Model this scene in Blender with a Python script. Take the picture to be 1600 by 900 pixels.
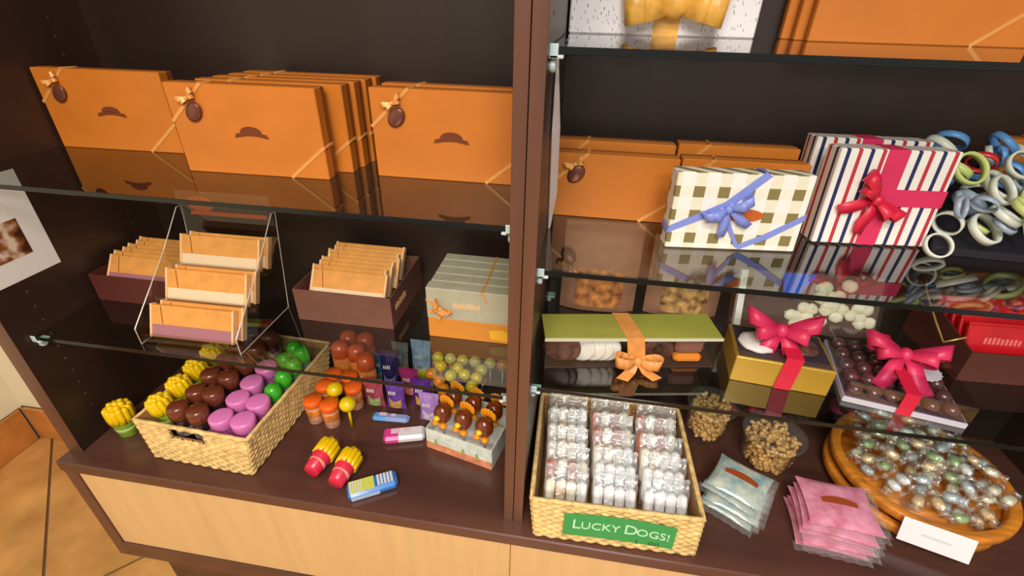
import bpy, math, random
from mathutils import Vector, Matrix, Euler
random.seed(7)
PI = math.pi
scene = bpy.context.scene
for o in list(bpy.data.objects): bpy.data.objects.remove(o)
C = scene.collection

# ------------------------------------------------------------------ camera
FPX = 746.407; PITCH, ROLL, YAW = -0.535604, -0.025144, 0.142648
CAM = Vector((0.085647, -0.561907, 0.858646))
RM = Matrix.Rotation(YAW, 3, 'Z') @ Matrix.Rotation(PITCH, 3, 'X') @ Matrix.Rotation(ROLL, 3, 'Y')
right, fwd, up = RM.col[0], RM.col[1], RM.col[2]
cam = bpy.data.cameras.new('camera'); cam.sensor_fit = 'HORIZONTAL'; cam.sensor_width = 36; cam.lens = FPX / 1600 * 36
cam.clip_start = 0.02
co = bpy.data.objects.new('camera', cam); C.objects.link(co)
M4 = Matrix((right, up, -fwd)).transposed().to_4x4(); M4.translation = CAM
co.matrix_world = M4; scene.camera = co
def ray(u, v): return RM @ Vector(((u - 800) / FPX, 1, -(v - 450) / FPX))
def at(u, v, z): r = ray(u, v); return CAM + r * ((z - CAM.z) / r.z)       # pixel -> point on a level surface
def aty(u, v, y): r = ray(u, v); return CAM + r * ((y - CAM.y) / r.y)      # pixel -> point on an upright plane
def atx(u, v, x): r = ray(u, v); return CAM + r * ((x - CAM.x) / r.x)

# ------------------------------------------------------------------ light
world = bpy.data.worlds.new('world'); scene.world = world; world.use_nodes = True
bgn = world.node_tree.nodes['Background']; bgn.inputs[0].default_value = (1.0, 0.90, 0.80, 1); bgn.inputs[1].default_value = 0.34
def lamp(x, y, z, sx, sy, power, col):
    l = bpy.data.lights.new('ceiling_lamp', 'AREA'); l.shape = 'RECTANGLE'; l.size = sx; l.size_y = sy
    l.energy = power; l.color = col
    o = bpy.data.objects.new('ceiling_lamp', l); C.objects.link(o); o.location = (x, y, z)
WARM = (1.0, 0.87, 0.70)
COOL = (1.0, 0.98, 0.98)
lamp(-0.30, -1.20, 2.05, 0.5, 0.5, 15, WARM)
lamp(0.45, -1.30, 2.05, 0.5, 0.5, 17, COOL)
lamp(-0.25, -2.3, 1.95, 0.6, 0.6, 28, WARM)
lamp(0.55, -2.4, 1.95, 0.6, 0.6, 32, COOL)
scene.view_settings.view_transform = 'Standard'; scene.view_settings.look = 'None'
scene.view_settings.gamma = 1; scene.view_settings.use_curve_mapping = False
scene.view_settings.exposure = 0.35
try:
    scene.cycles.transparent_max_bounces = 32
    scene.cycles.max_bounces = 10
except Exception: pass

# ------------------------------------------------------------------ materials
def lin(c):
    r = []
    for v in c[:3]:
        v = v / 255
        r.append(v / 12.92 if v <= .04045 else ((v + .055) / 1.055) ** 2.4)
    return (r[0], r[1], r[2], 1)
MATS = {}
def mat(name, col, rough=.5, metal=0, var=0, vscale=40, stretch=(1, 1, 1), bump=0, bscale=200, coat=0, col2=None, trans=0):
    if name in MATS: return MATS[name]
    m = bpy.data.materials.new(name); m.use_nodes = True
    nt = m.node_tree; b = nt.nodes['Principled BSDF']
    b.inputs['Roughness'].default_value = rough; b.inputs['Metallic'].default_value = metal
    b.inputs['Base Color'].default_value = lin(col); b.inputs['Coat Weight'].default_value = coat
    b.inputs['Coat Roughness'].default_value = .08
    b.inputs['Transmission Weight'].default_value = trans
    tc = nt.nodes.new('ShaderNodeTexCoord'); mp = nt.nodes.new('ShaderNodeMapping'); nt.links.new(tc.outputs['Object'], mp.inputs[0])
    mp.inputs['Scale'].default_value = stretch
    n = nt.nodes.new('ShaderNodeTexNoise'); n.inputs['Scale'].default_value = vscale; n.inputs['Detail'].default_value = 4
    nt.links.new(mp.outputs[0], n.inputs['Vector'])
    rp = nt.nodes.new('ShaderNodeValToRGB')
    c1 = [max(0, v * (1 - var)) for v in col]; c2 = list(col2) if col2 else [min(255, v * (1 + var)) for v in col]
    rp.color_ramp.elements[0].color = lin(c1); rp.color_ramp.elements[0].position = .3
    rp.color_ramp.elements[1].color = lin(c2); rp.color_ramp.elements[1].position = .7
    nt.links.new(n.outputs[0], rp.inputs[0]); nt.links.new(rp.outputs[0], b.inputs['Base Color'])
    if bump:
        n2 = nt.nodes.new('ShaderNodeTexNoise'); n2.inputs['Scale'].default_value = bscale
        nt.links.new(mp.outputs[0], n2.inputs['Vector'])
        bp = nt.nodes.new('ShaderNodeBump'); bp.inputs['Strength'].default_value = bump; bp.inputs['Distance'].default_value = .002
        nt.links.new(n2.outputs[0], bp.inputs['Height']); nt.links.new(bp.outputs[0], b.inputs['Normal'])
    MATS[name] = m; return m
def clear(name, tint=(255, 255, 255), ior=1.5, rough=.02, extra=0.0, milky=0.0, bump=0):
    """thin clear glass / plastic: Fresnel gloss over straight-through transparency"""
    if name in MATS: return MATS[name]
    m = bpy.data.materials.new(name); m.use_nodes = True; nt = m.node_tree; nt.nodes.clear(); L = nt.links
    out = nt.nodes.new('ShaderNodeOutputMaterial'); tr = nt.nodes.new('ShaderNodeBsdfTransparent'); tr.inputs[0].default_value = lin(tint)
    gl = nt.nodes.new('ShaderNodeBsdfGlossy'); gl.inputs['Roughness'].default_value = rough; gl.inputs[0].default_value = (1, 1, 1, 1)
    fr = nt.nodes.new('ShaderNodeFresnel'); fr.inputs[0].default_value = ior
    ge = nt.nodes.new('ShaderNodeNewGeometry'); inv = nt.nodes.new('ShaderNodeMath'); inv.operation = 'SUBTRACT'; inv.inputs[0].default_value = 1
    L.new(ge.outputs['Backfacing'], inv.inputs[1])
    ad = nt.nodes.new('ShaderNodeMath'); ad.operation = 'ADD'; ad.inputs[1].default_value = extra; ad.use_clamp = True
    L.new(fr.outputs[0], ad.inputs[0])
    mu = nt.nodes.new('ShaderNodeMath'); mu.operation = 'MULTIPLY'; L.new(ad.outputs[0], mu.inputs[0]); L.new(inv.outputs[0], mu.inputs[1])
    src = tr
    if milky:
        df = nt.nodes.new('ShaderNodeBsdfDiffuse'); df.inputs[0].default_value = (.85, .87, .88, 1)
        mm = nt.nodes.new('ShaderNodeMixShader'); mm.inputs[0].default_value = milky; L.new(tr.outputs[0], mm.inputs[1]); L.new(df.outputs[0], mm.inputs[2]); src = mm
    mx = nt.nodes.new('ShaderNodeMixShader'); L.new(mu.outputs[0], mx.inputs[0]); L.new(src.outputs[0], mx.inputs[1]); L.new(gl.outputs[0], mx.inputs[2])
    if bump:
        n2 = nt.nodes.new('ShaderNodeTexNoise'); n2.inputs['Scale'].default_value = 90; n2.inputs['Detail'].default_value = 3
        tc = nt.nodes.new('ShaderNodeTexCoord'); L.new(tc.outputs['Object'], n2.inputs['Vector'])
        bp = nt.nodes.new('ShaderNodeBump'); bp.inputs['Strength'].default_value = bump; bp.inputs['Distance'].default_value = .006
        L.new(n2.outputs[0], bp.inputs['Height']); L.new(bp.outputs[0], gl.inputs['Normal']); L.new(bp.outputs[0], fr.inputs['Normal'])
    L.new(mx.outputs[0], out.inputs[0]); MATS[name] = m; return m
def pattern(name, kind):
    """printed wrapping papers (object coordinates: x across, z up)"""
    if name in MATS: return MATS[name]
    m = bpy.data.materials.new(name); m.use_nodes = True; nt = m.node_tree; L = nt.links; b = nt.nodes['Principled BSDF']
    b.inputs['Roughness'].default_value = .38
    tc = nt.nodes.new('ShaderNodeTexCoord'); sp = nt.nodes.new('ShaderNodeSeparateXYZ'); L.new(tc.outputs['Object'], sp.inputs[0])
    def math_(op, a, bb=None):
        n = nt.nodes.new('ShaderNodeMath'); n.operation = op
        for i, v in enumerate((a, bb)):
            if v is None: continue
            if isinstance(v, (int, float)): n.inputs[i].default_value = v
            else: L.new(v, n.inputs[i])
        return n.outputs[0]
    def mix(f, a, bb):
        n = nt.nodes.new('ShaderNodeMix'); n.data_type = 'RGBA'; L.new(f, n.inputs[0])
        for i, v in ((6, a), (7, bb)):
            if isinstance(v, tuple): n.inputs[i].default_value = v
            else: L.new(v, n.inputs[i])
        return n.outputs[2]
    W = lin((236, 232, 226))
    if kind == 'stripe':
        s = math_('ADD', sp.outputs[0], math_('MULTIPLY', sp.outputs[1], .9))
        fx = math_('FRACT', math_('MULTIPLY', s, 1 / .034)); 
        red = math_('LESS_THAN', math_('ABSOLUTE', math_('SUBTRACT', fx, .28)), .085)
        navy = math_('LESS_THAN', math_('ABSOLUTE', math_('SUBTRACT', fx, .78)), .085)
        c = mix(red, W, lin((190, 50, 62))); c = mix(navy, c, lin((34, 42, 92)))
    elif kind == 'gingham':
        s = math_('ADD', sp.outputs[0], math_('MULTIPLY', sp.outputs[1], 1.0))
        fx = math_('LESS_THAN', math_('FRACT', math_('MULTIPLY', s, 1 / .036)), .46)
        fz = math_('LESS_THAN', math_('FRACT', math_('ADD', math_('MULTIPLY', sp.outputs[2], 1 / .036), .75)), .46)
        a = mix(fx, W, lin((226, 221, 198))); a = mix(fz, a, lin((230, 227, 210)))
        c = mix(math_('MULTIPLY', fx, fz), a, lin((132, 118, 72)))
    elif kind == 'speckle':
        mp = nt.nodes.new('ShaderNodeMapping'); mp.inputs['Scale'].default_value = (320, 320, 80); L.new(tc.outputs['Object'], mp.inputs[0])
        v = nt.nodes.new('ShaderNodeTexVoronoi'); v.inputs['Scale'].default_value = 1; L.new(mp.outputs[0], v.inputs['Vector'])
        d = math_('LESS_THAN', v.outputs['Distance'], .2)
        c = mix(d, lin((232, 230, 232)), lin((120, 112, 108)))
    elif kind == 'photo':
        n = nt.nodes.new('ShaderNodeTexNoise'); n.inputs['Scale'].default_value = 34; L.new(tc.outputs['Object'], n.inputs['Vector'])
        rp = nt.nodes.new('ShaderNodeValToRGB'); e = rp.color_ramp.elements
        e[0].position = .36; e[0].color = lin((60, 32, 18)); e[1].position = .66; e[1].color = lin((224, 205, 184))
        x = e.new(.5); x.color = lin((150, 92, 50)); L.new(n.outputs[0], rp.inputs[0]); c = rp.outputs[0]
    L.new(c, b.inputs['Base Color']); MATS[name] = m; return m

WOOD = mat('wenge_wood', (98, 64, 48), .32, var=.22, vscale=9, stretch=(1, 1, .06), bump=.05, bscale=60)
WOODX = mat('wenge_wood_deck', (84, 54, 45), .22, var=.2, vscale=9, stretch=(.06, 1, 1), bump=.04, bscale=60)
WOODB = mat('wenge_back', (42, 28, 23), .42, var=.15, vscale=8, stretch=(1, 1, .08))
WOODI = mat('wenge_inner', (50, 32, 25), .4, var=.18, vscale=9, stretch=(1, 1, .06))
BEIGE = mat('beige_laminate', (222, 184, 128), .45, var=.03, vscale=5, stretch=(8, 8, .5))
GLASS = clear('shelf_glass', (244, 250, 247), 2.25, .005)
GEDGE = mat('glass_edge', (16, 22, 22), .12)
CLIP = mat('clip_plastic', (196, 214, 214), .35)
STEEL = mat('peg_steel', (150, 150, 150), .3, metal=.9)
CREAM = mat('cream_wall', (236, 228, 196), .7, var=.02, vscale=3)
TILE = mat('floor_tile', (196, 138, 70), .38, var=.16, vscale=7, bump=.1, bscale=50, col2=(214, 160, 92))
GROUT = mat('grout', (104, 76, 48), .8)
BBT = mat('baseboard_tile', (190, 126, 62), .4, var=.14, vscale=9)
CHOC = mat('orange_brown_carton', (200, 116, 36), .42, var=.05, vscale=7)
CHOCT = mat('carton_side', (140, 74, 30), .5)
GOLD = mat('gold_ribbon', (224, 156, 82), .35, metal=.15)
DARKP = mat('dark_print', (112, 50, 8), .75)
SEAL = mat('seal_foil', (120, 70, 56), .25, metal=.4)
CLR = clear('clear_plastic', (250, 250, 250), 1.45, .03)
ACR = clear('acrylic', (240, 240, 238), 1.5, .02, extra=.02)
FILM = clear('film_wrap', (252, 253, 254), 1.5, .09, extra=.08, milky=.12, bump=.8)
FILM2 = clear('twist_wrap', (252, 253, 252), 1.5, .08, extra=.12, milky=.10, bump=.9)
WHITE = mat('white_card', (234, 232, 228), .5)
BROWNC = mat('brown_carton', (112, 72, 60), .5, var=.05, vscale=20)
MAROON = mat('maroon_carton', (88, 40, 32), .5)
TAN = mat('tan_bar_wrapper', (222, 152, 72), .4, var=.06, vscale=30)
PALE = mat('pale_fold', (240, 194, 140), .5)
MAUVE = mat('mauve_band', (164, 108, 118), .45)
CREAMB = mat('cream_band', (232, 206, 168), .4)
GREYB = mat('grey_green_carton', (178, 174, 150), .45, var=.03)
ORNG = mat('orange_carton', (212, 136, 48), .42)
WICK = mat('wicker', (226, 190, 124), .6, var=.14, vscale=70, bump=.35, bscale=160)
WICKD = mat('wicker_dark', (150, 108, 58), .7, var=.15, vscale=50)

# ------------------------------------------------------------------ mesh helpers
class MB:
    def __init__(s): s.v = []; s.f = []
    def add(s, vs, fs, M=None):
        k = len(s.v)
        s.v += [tuple(M @ Vector(p)) if M else tuple(p) for p in vs]; s.f += [tuple(i + k for i in f) for f in fs]; return s
    def box(s, x0, x1, y0, y1, z0, z1, M=None):
        return s.add([(x0, y0, z0), (x1, y0, z0), (x1, y1, z0), (x0, y1, z0), (x0, y0, z1), (x1, y0, z1), (x1, y1, z1), (x0, y1, z1)],
                     [(3, 2, 1, 0), (4, 5, 6, 7), (0, 1, 5, 4), (1, 2, 6, 5), (2, 3, 7, 6), (3, 0, 4, 7)], M)
    def rbox(s, x0, x1, y0, y1, z0, z1, r, M=None):
        """box with chamfered edges"""
        vs = []; fs = []
        r = min(r, abs(x1 - x0) / 2.01, abs(y1 - y0) / 2.01, abs(z1 - z0) / 2.01)
        def ring(a, z): return [(x0 + a, y0, z), (x1 - a, y0, z), (x1, y0 + a, z), (x1, y1 - a, z), (x1 - a, y1, z), (x0 + a, y1, z), (x0, y1 - a, z), (x0, y0 + a, z)]
        def inr(z): return [(x0 + r, y0 + r, z), (x1 - r, y0 + r, z), (x1 - r, y0 + r, z), (x1 - r, y1 - r, z), (x1 - r, y1 - r, z), (x0 + r, y1 - r, z), (x0 + r, y1 - r, z), (x0 + r, y0 + r, z)]
        R = [inr(z0), ring(r, z0 + r), ring(r, z1 - r), inr(z1)]
        for q in R: vs += q
        for k in range(3):
            for i in range(8): j = (i + 1) % 8; fs.append((k * 8 + i, k * 8 + j, k * 8 + 8 + j, k * 8 + 8 + i))
        fs.append(tuple(range(7, -1, -1))); fs.append(tuple(range(24, 32)))
        return s.add(vs, fs, M)
    def lathe(s, prof, n=16, M=None, rip=0, ripn=8, sx=1, sy=1):
        vs = []; fs = []
        for (r, z) in prof:
            for i in range(n):
                a = 2 * PI * i / n; q = r * (1 + rip * math.cos(ripn * a)); vs.append((q * math.cos(a) * sx, q * math.sin(a) * sy, z))
        for k in range(len(prof) - 1):
            for i in range(n): j = (i + 1) % n; fs.append((k * n + i, k * n + j, k * n + n + j, k * n + n + i))
        fs.append(tuple(range(n - 1, -1, -1))); fs.append(tuple(range((len(prof) - 1) * n, len(prof) * n)))
        return s.add(vs, fs, M)
    def tube(s, pts, r, n=6, closed=False, M=None):
        pts = [Vector(p) for p in pts]; vs = []; fs = []; N = len(pts); u = None
        for i, p in enumerate(pts):
            t = (pts[(i + 1) % N] - pts[i - 1]) if closed else (pts[min(i + 1, N - 1)] - pts[max(i - 1, 0)])
            t.normalize()
            if u is None: u = t.orthogonal().normalized()
            u = (u - t * u.dot(t)); u = u.normalized() if u.length > 1e-6 else t.orthogonal().normalized(); w = t.cross(u)
            rr = r[i] if isinstance(r, (list, tuple)) else r
            for k in range(n): a = 2 * PI * k / n; vs.append(p + u * (rr * math.cos(a)) + w * (rr * math.sin(a)))
        for i in range(N if closed else N - 1):
            for k in range(n):
                a = i * n + k; b = i * n + (k + 1) % n; c = ((i + 1) % N) * n + (k + 1) % n; d = ((i + 1) % N) * n + k
                fs.append((a, b, c, d))
        if not closed: fs.append(tuple(range(n - 1, -1, -1))); fs.append(tuple(range((N - 1) * n, N * n)))
        return s.add(vs, fs, M)
    def strip(s, pts, wd, w, t=.0006, M=None):
        """ribbon: centre line pts, width direction(s) wd, width(s) w, thickness t"""
        vs = []; fs = []; N = len(pts); pts = [Vector(p) for p in pts]
        for i, p in enumerate(pts):
            d = Vector(wd[i] if isinstance(wd, list) else wd).normalized(); ww = (w[i] if isinstance(w, list) else w) / 2
            tg = (pts[min(i + 1, N - 1)] - pts[max(i - 1, 0)]).normalized(); nn = tg.cross(d)
            nn = nn.normalized() if nn.length > 1e-6 else Vector((0, 1, 0)); nn *= t / 2
            vs += [p - d * ww - nn, p + d * ww - nn, p + d * ww + nn, p - d * ww + nn]
        for i in range(N - 1):
            for k in range(4): a = i * 4 + k; b = i * 4 + (k + 1) % 4; fs.append((a, b, b + 4, a + 4))
        fs.append((3, 2, 1, 0)); fs.append(tuple(range(N * 4 - 4, N * 4)))
        return s.add(vs, fs, M)
    def grid(s, fn, nu, nv, thick=0, M=None):
        vs = [fn(i / nu, j / nv) for j in range(nv + 1) for i in range(nu + 1)]; w = nu + 1
        fs = [(j * w + i, j * w + i + 1, (j + 1) * w + i + 1, (j + 1) * w + i) for j in range(nv) for i in range(nu)]
        return s.add(vs, fs, M)
    def prism(s, poly, y0, y1, M=None):
        """polygon in x,z extruded along y"""
        n = len(poly); vs = [(x, y0, z) for x, z in poly] + [(x, y1, z) for x, z in poly]
        fs = [tuple(range(n)), tuple(range(2 * n - 1, n - 1, -1))] + [(i, i + n, (i + 1) % n + n, (i + 1) % n) for i in range(n)]
        return s.add(vs, fs, M)
    def blob(s, c, rx, ry, rz, n=10, m=7, M=None, noise=0, seed=0):
        rnd = random.Random(seed); vs = []; fs = []
        for j in range(m + 1):
            th = PI * j / m
            for i in range(n):
                a = 2 * PI * i / n; k = 1 + noise * (rnd.random() - .5) * (0 < j < m)
                vs.append((c[0] + rx * k * math.sin(th) * math.cos(a), c[1] + ry * k * math.sin(th) * math.sin(a), c[2] - rz * k * math.cos(th)))
        for j in range(m):
            for i in range(n): q = (i + 1) % n; fs.append((j * n + i, j * n + q, j * n + n + q, j * n + n + i))
        return s.add(vs, fs, M)
    def mesh(s, name, m, smooth=False):
        me = bpy.data.meshes.new(name); me.from_pydata(s.v, [], s.f); me.update(); me.materials.append(m)
        if smooth: me.polygons.foreach_set('use_smooth', [True] * len(me.polygons))
        return me
    def build(s, name, m, parent=None, smooth=False, loc=None, rot=None):
        o = bpy.data.objects.new(name, s.mesh(name, m, smooth)); C.objects.link(o)
        if parent: o.parent = parent
        if loc: o.location = loc
        if rot: o.rotation_euler = rot
        return o
def tag(o, label, cat, group=None, kind=None):
    if label: o['label'] = label
    if cat: o['category'] = cat
    if group: o['group'] = group
    if kind: o['kind'] = kind
    return o
def thing(name, label, cat, loc=(0, 0, 0), rot=(0, 0, 0), group=None):
    o = bpy.data.objects.new(name, None); o.empty_display_size = .02; C.objects.link(o); o.location = loc; o.rotation_euler = rot
    return tag(o, label, cat, group)
def copy_tree(o, parent=None):
    c = o.copy(); C.objects.link(c); c.parent = parent
    for ch in list(o.children): copy_tree(ch, c)
    return c
PROTO = {}
def place(key, make, loc, rot=(0, 0, 0), label=None, group=None):
    """the first call keeps the prototype itself, later calls copy it with its parts"""
    if key not in PROTO: o = PROTO[key] = make()
    else: o = copy_tree(PROTO[key])
    o.location = loc; o.rotation_euler = rot
    if label: o['label'] = label
    if group: o['group'] = group
    return o
from mathutils.bvhtree import BVHTree
class Pile:
    """things dropped one after another until they rest on what lies below"""
    def __init__(s): s.c = []
    def solid(s, vs, fs):
        vs = [Vector(v) for v in vs]
        s.c.append((BVHTree.FromPolygons(vs, fs), [min(v[i] for v in vs) for i in range(3)], [max(v[i] for v in vs) for i in range(3)]))
    def tree(s, o, depth=0):
        bpy.context.view_layer.update() if depth == 0 else None
        if o.type == 'MESH': s.solid([o.matrix_world @ v.co for v in o.data.vertices], [tuple(p.vertices) for p in o.data.polygons])
        for ch in o.children: s.tree(ch, 1)
    def hit(s, vs, fs):
        lo = [min(v[i] for v in vs) for i in range(3)]; hi = [max(v[i] for v in vs) for i in range(3)]; b = None
        for t, l, h in s.c:
            if any(lo[i] > h[i] or l[i] > hi[i] for i in range(3)): continue
            b = b or BVHTree.FromPolygons(vs, fs)
            if b.overlap(t): return True
        return False
    def drop(s, vs, fs, x, y, z1, z0, eul, scale=1, step=.002):
        """returns the lowest free height reached from z1 downwards, or None when z1 itself is not free"""
        M = Euler(eul).to_matrix()
        base = [M @ (Vector(v) * scale) for v in vs]; z = z1; last = None
        while z >= z0:
            q = [b + Vector((x, y, z)) for b in base]
            if s.hit(q, fs): break
            last = (z, q); z -= step
        if last is None: return None
        s.solid(last[1], fs); return last[0]
def push_apart(items, inside, n=400):
    """items [x, y, r, fixed]; moves the free ones until their footprints no longer overlap"""
    for _ in range(n):
        for i, a in enumerate(items):
            for b in items[i + 1:]:
                dx, dy = b[0] - a[0], b[1] - a[1]; d = math.hypot(dx, dy) or 1e-6; g = a[2] + b[2] + .0008 - d
                if g <= 0: continue
                fa, fb = (0 if a[3] else 1), (0 if b[3] else 1)
                if fa + fb == 0: continue
                k = g / d / (fa + fb) * .8; a[0] -= dx * k * fa; a[1] -= dy * k * fa; b[0] += dx * k * fb; b[1] += dy * k * fb
        for a in items:
            if not a[3]: inside(a)
def T(x, y, z): return Matrix.Translation((x, y, z))
def RX(a): return Matrix.Rotation(a, 4, 'X')
def RY(a): return Matrix.Rotation(a, 4, 'Y')
def RZ(a): return Matrix.Rotation(a, 4, 'Z')
def structure(o): o['kind'] = 'structure'; return o

# ------------------------------------------------------------------ room
ZF = -0.58; YW = 0.425; XL = -1.84; XR = 2.2; YFR = -2.6
fl = structure(MB().box(XL, XR, YFR, YW, ZF - .04, ZF - .004).build('floor', GROUT))
g0 = at(82, 680, ZF); g1 = at(68, 900, ZF); gd = (g1 - g0); gd.z = 0; gd.normalize(); gn = Vector((-gd.y, gd.x, 0)); TS = .76
def clip(poly, ax, val, keep_less):
    out = []
    for i in range(len(poly)):
        a, b = poly[i], poly[(i + 1) % len(poly)]; ia = (a[ax] <= val) == keep_less; ib = (b[ax] <= val) == keep_less
        if ia: out.append(a)
        if ia != ib:
            t = (val - a[ax]) / (b[ax] - a[ax]); out.append((a[0] + (b[0] - a[0]) * t, a[1] + (b[1] - a[1]) * t))
    return out
for i in range(-12, 13):
    for j in range(-12, 13):
        o2 = g0 + gd * (i * TS - .01) + gn * (j * TS); g = .004
        q = [o2 + gd * a + gn * b for a, b in ((g, g), (TS - g, g), (TS - g, TS - g), (g, TS - g))]
        poly = [(p.x, p.y) for p in q]
        for ax, val, kl in ((0, XL, False), (0, 1.4, True), (1, -1.6, False), (1, YW, True)):
            poly = clip(poly, ax, val, kl) if poly else poly
        if len(poly) < 3: continue
        n = len(poly); vs = [(x, y, ZF - .006) for x, y in poly] + [(x, y, ZF) for x, y in poly]
        area = sum(poly[k][0] * poly[(k + 1) % n][1] - poly[(k + 1) % n][0] * poly[k][1] for k in range(n))
        fs = [tuple(range(n, 2 * n))] + [(k, (k + 1) % n, (k + 1) % n + n, k + n) for k in range(n)]
        if area < 0: fs = [f[::-1] for f in fs]
        MB().add(vs, fs).build('tile', TILE, fl)
structure(MB().box(XL - .1, XR, YW, YW + .1, ZF, 2.1).build('wall_back', CREAM))
structure(MB().box(XL - .1, XL, YFR, YW, ZF, 2.1).build('wall_left', CREAM))
bbh = .15
bb = structure(MB().box(XL, -1.0, YW - .006, YW, ZF, ZF + bbh).build('baseboard_back', GROUT))
for k in range(3): MB().rbox(XL + .012 + k * .3, XL + .309 + k * .3, YW - .014, YW - .003, ZF + .001, ZF + bbh, .002).build('tile', BBT, bb)
bb = structure(MB().box(XL, XL + .006, -1.6, YW - .014, ZF, ZF + bbh).build('baseboard_left', GROUT))
for k in range(6): MB().rbox(XL + .003, XL + .012, YW - .016 - (k + 1) * .3, YW - .019 - k * .3, ZF + .001, ZF + bbh, .002).build('tile', BBT, bb)

# ------------------------------------------------------------------ display cabinet
W = 0.930; PW = .0362; TP = .0357; D0 = .032; YB = .402; ZT = 1.30; XRI = 1.10
zL1, zL2, zR1, zR2, zR3 = .2896, .5997, .3191, .5379, .8199
hx = PW / 2
def cabinet(label, x0, x1, t0, t1, holes_left, holes_right):
    c = thing('display_cabinet', label, 'cabinet', ((x0 + x1) / 2, 0, 0), group=None); ox = (x0 + x1) / 2
    for xa, xb in ((x0 - t0 - ox, x0 - ox), (x1 - ox, x1 + t1 - ox)):
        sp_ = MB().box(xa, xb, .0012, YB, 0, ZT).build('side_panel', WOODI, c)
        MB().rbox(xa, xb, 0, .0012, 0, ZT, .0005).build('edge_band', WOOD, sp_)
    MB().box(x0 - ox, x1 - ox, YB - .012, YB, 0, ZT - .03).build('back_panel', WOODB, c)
    MB().rbox(x0 - ox, x1 - ox, .001, YB, ZT - .03, ZT, .0012).build('top_panel', WOOD, c)
    h = MB()
    for xx, on, s in ((x0, holes_left, 1), (x1, holes_right, -1)):
        if not on: continue
        for yy in (.0616, .318):
            for k in range(30):
                z = .3721 - .032 * 9 + k * .032
                h.lathe([(.0022, -.0005), (.0026, .0007), (.0010, .0009)], 8, T(xx - ox, yy, z) @ RY(s * PI / 2))
    h.build('peg_sockets', STEEL, c)['kind'] = 'stuff'
    return c, ox
cabL, oL = cabinet('dark brown open cabinet bay holding the fan of orange boxes and candy basket', -W, 0, TP, hx - .0006, True, True)
cabR, oR = cabinet('dark brown open cabinet bay holding the striped gift boxes and cookie basket', PW, XRI, hx - .0006, TP, True, True)
def clip_part(parent, ox, x, y, z, s):
    """translucent shelf support: round stud, shelf pad and lip"""
    m = MB()
    m.lathe([(.006, 0), (.0075, .002), (.0075, .006), (.005, .0075)], 12, T(x - ox, y, z - .0205) @ RY(s * PI / 2))
    m.rbox(min(0, s * .016) + x - ox, max(0, s * .016) + x - ox, y - .0128, y + .008, z - .0125, z - .0085, .001)
    if y < .2: m.rbox(min(0, s * .010) + x - ox, max(0, s * .010) + x - ox, y - .0128, y - .0106, z - .0125, z + .003, .0008)
    m.build('shelf_clip', CLIP, parent)
def glass(label, x0, x1, z, y0=.030, y1=None):
    y1 = y1 or YB - .016
    g = thing('glass_shelf', label, 'shelf', ((x0 + x1) / 2, (y0 + y1) / 2, z - .008)); hx_ = (x1 - x0) / 2 - .0025; hy_ = (y1 - y0) / 2
    MB().box(-hx_, hx_, -hy_ + .0012, hy_, 0, .008).build('pane', GLASS, g)
    MB().rbox(-hx_, hx_, -hy_, -hy_ + .001, 0, .008, .0004).build('polished_edge', GEDGE, g)
for zz, lab in ((zL1, 'clear glass shelf carrying the brown chocolate bar trays'), (zL2, 'clear glass shelf carrying the upright orange boxes beside the wall poster')):
    glass(lab, -W, 0, zz)
    for x, s in ((-W, 1), (0, -1)):
        for y in (.040, .345): clip_part(cabL, oL, x, y, zz, s)
for zz, lab in ((zR1, 'clear glass shelf carrying the green lidded cookie box'), (zR2, 'clear glass shelf carrying the striped and gingham gift boxes'), (zR3, 'clear glass shelf carrying the white speckled gift box')):
    glass(lab, PW, XRI, zz)
    for x, s in ((PW, 1), (XRI, -1)):
        for y in (.040, .345): clip_part(cabR, oR, x, y, zz, s)
# thin white strip standing against the post's inner face in the right bay
st = MB().strip([(PW + .004, .106, .8085), (PW + .0045, .112, .79), (PW + .0075, .122, .71), (PW + .0075, .160, .60), (PW + .0035, .178, .5385)], (.45, 1, .10), [.006, .006, .022, .022, .006], .0012)
# base under both bays
base = thing('base_cabinet', 'dark framed base cabinet with long beige front panels under both bays', 'cabinet', (0, 0, 0))
x0b = -W - TP; x1b = XRI + TP
MB().rbox(x0b, x1b, -D0, YB, -.030, 0, .0025).build('deck', WOODX, base)
ZB = -.2921; ZP = -.345; yb = -D0 + .004
MB().rbox(x0b, x0b + .030, yb, YB, ZP, -.030, .0015).build('side_panel', WOOD, base)
MB().rbox(x1b - .030, x1b, yb, YB, ZP, -.030, .0015).build('side_panel', WOOD, base)
MB().rbox(x0b + .030, x1b - .030, yb, yb + .02, ZP, ZB, .0015).build('bottom_rail', WOODX, base)
MB().box(x0b + .030, x1b - .030, yb + .02, YB, ZP, ZP + .018).build('bottom_panel', WOODX, base)
for a, b_ in ((x0b + .0305, .0175), (.0185, x1b - .0305)):
    MB().rbox(a, b_, yb + .004, yb + .02, ZB, -.0305, .0012).build('front_panel', BEIGE, base)
MB().box(x0b + .035, x1b - .035, .03, YB - .02, ZF, ZP).build('plinth', WOODX, base)

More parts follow.
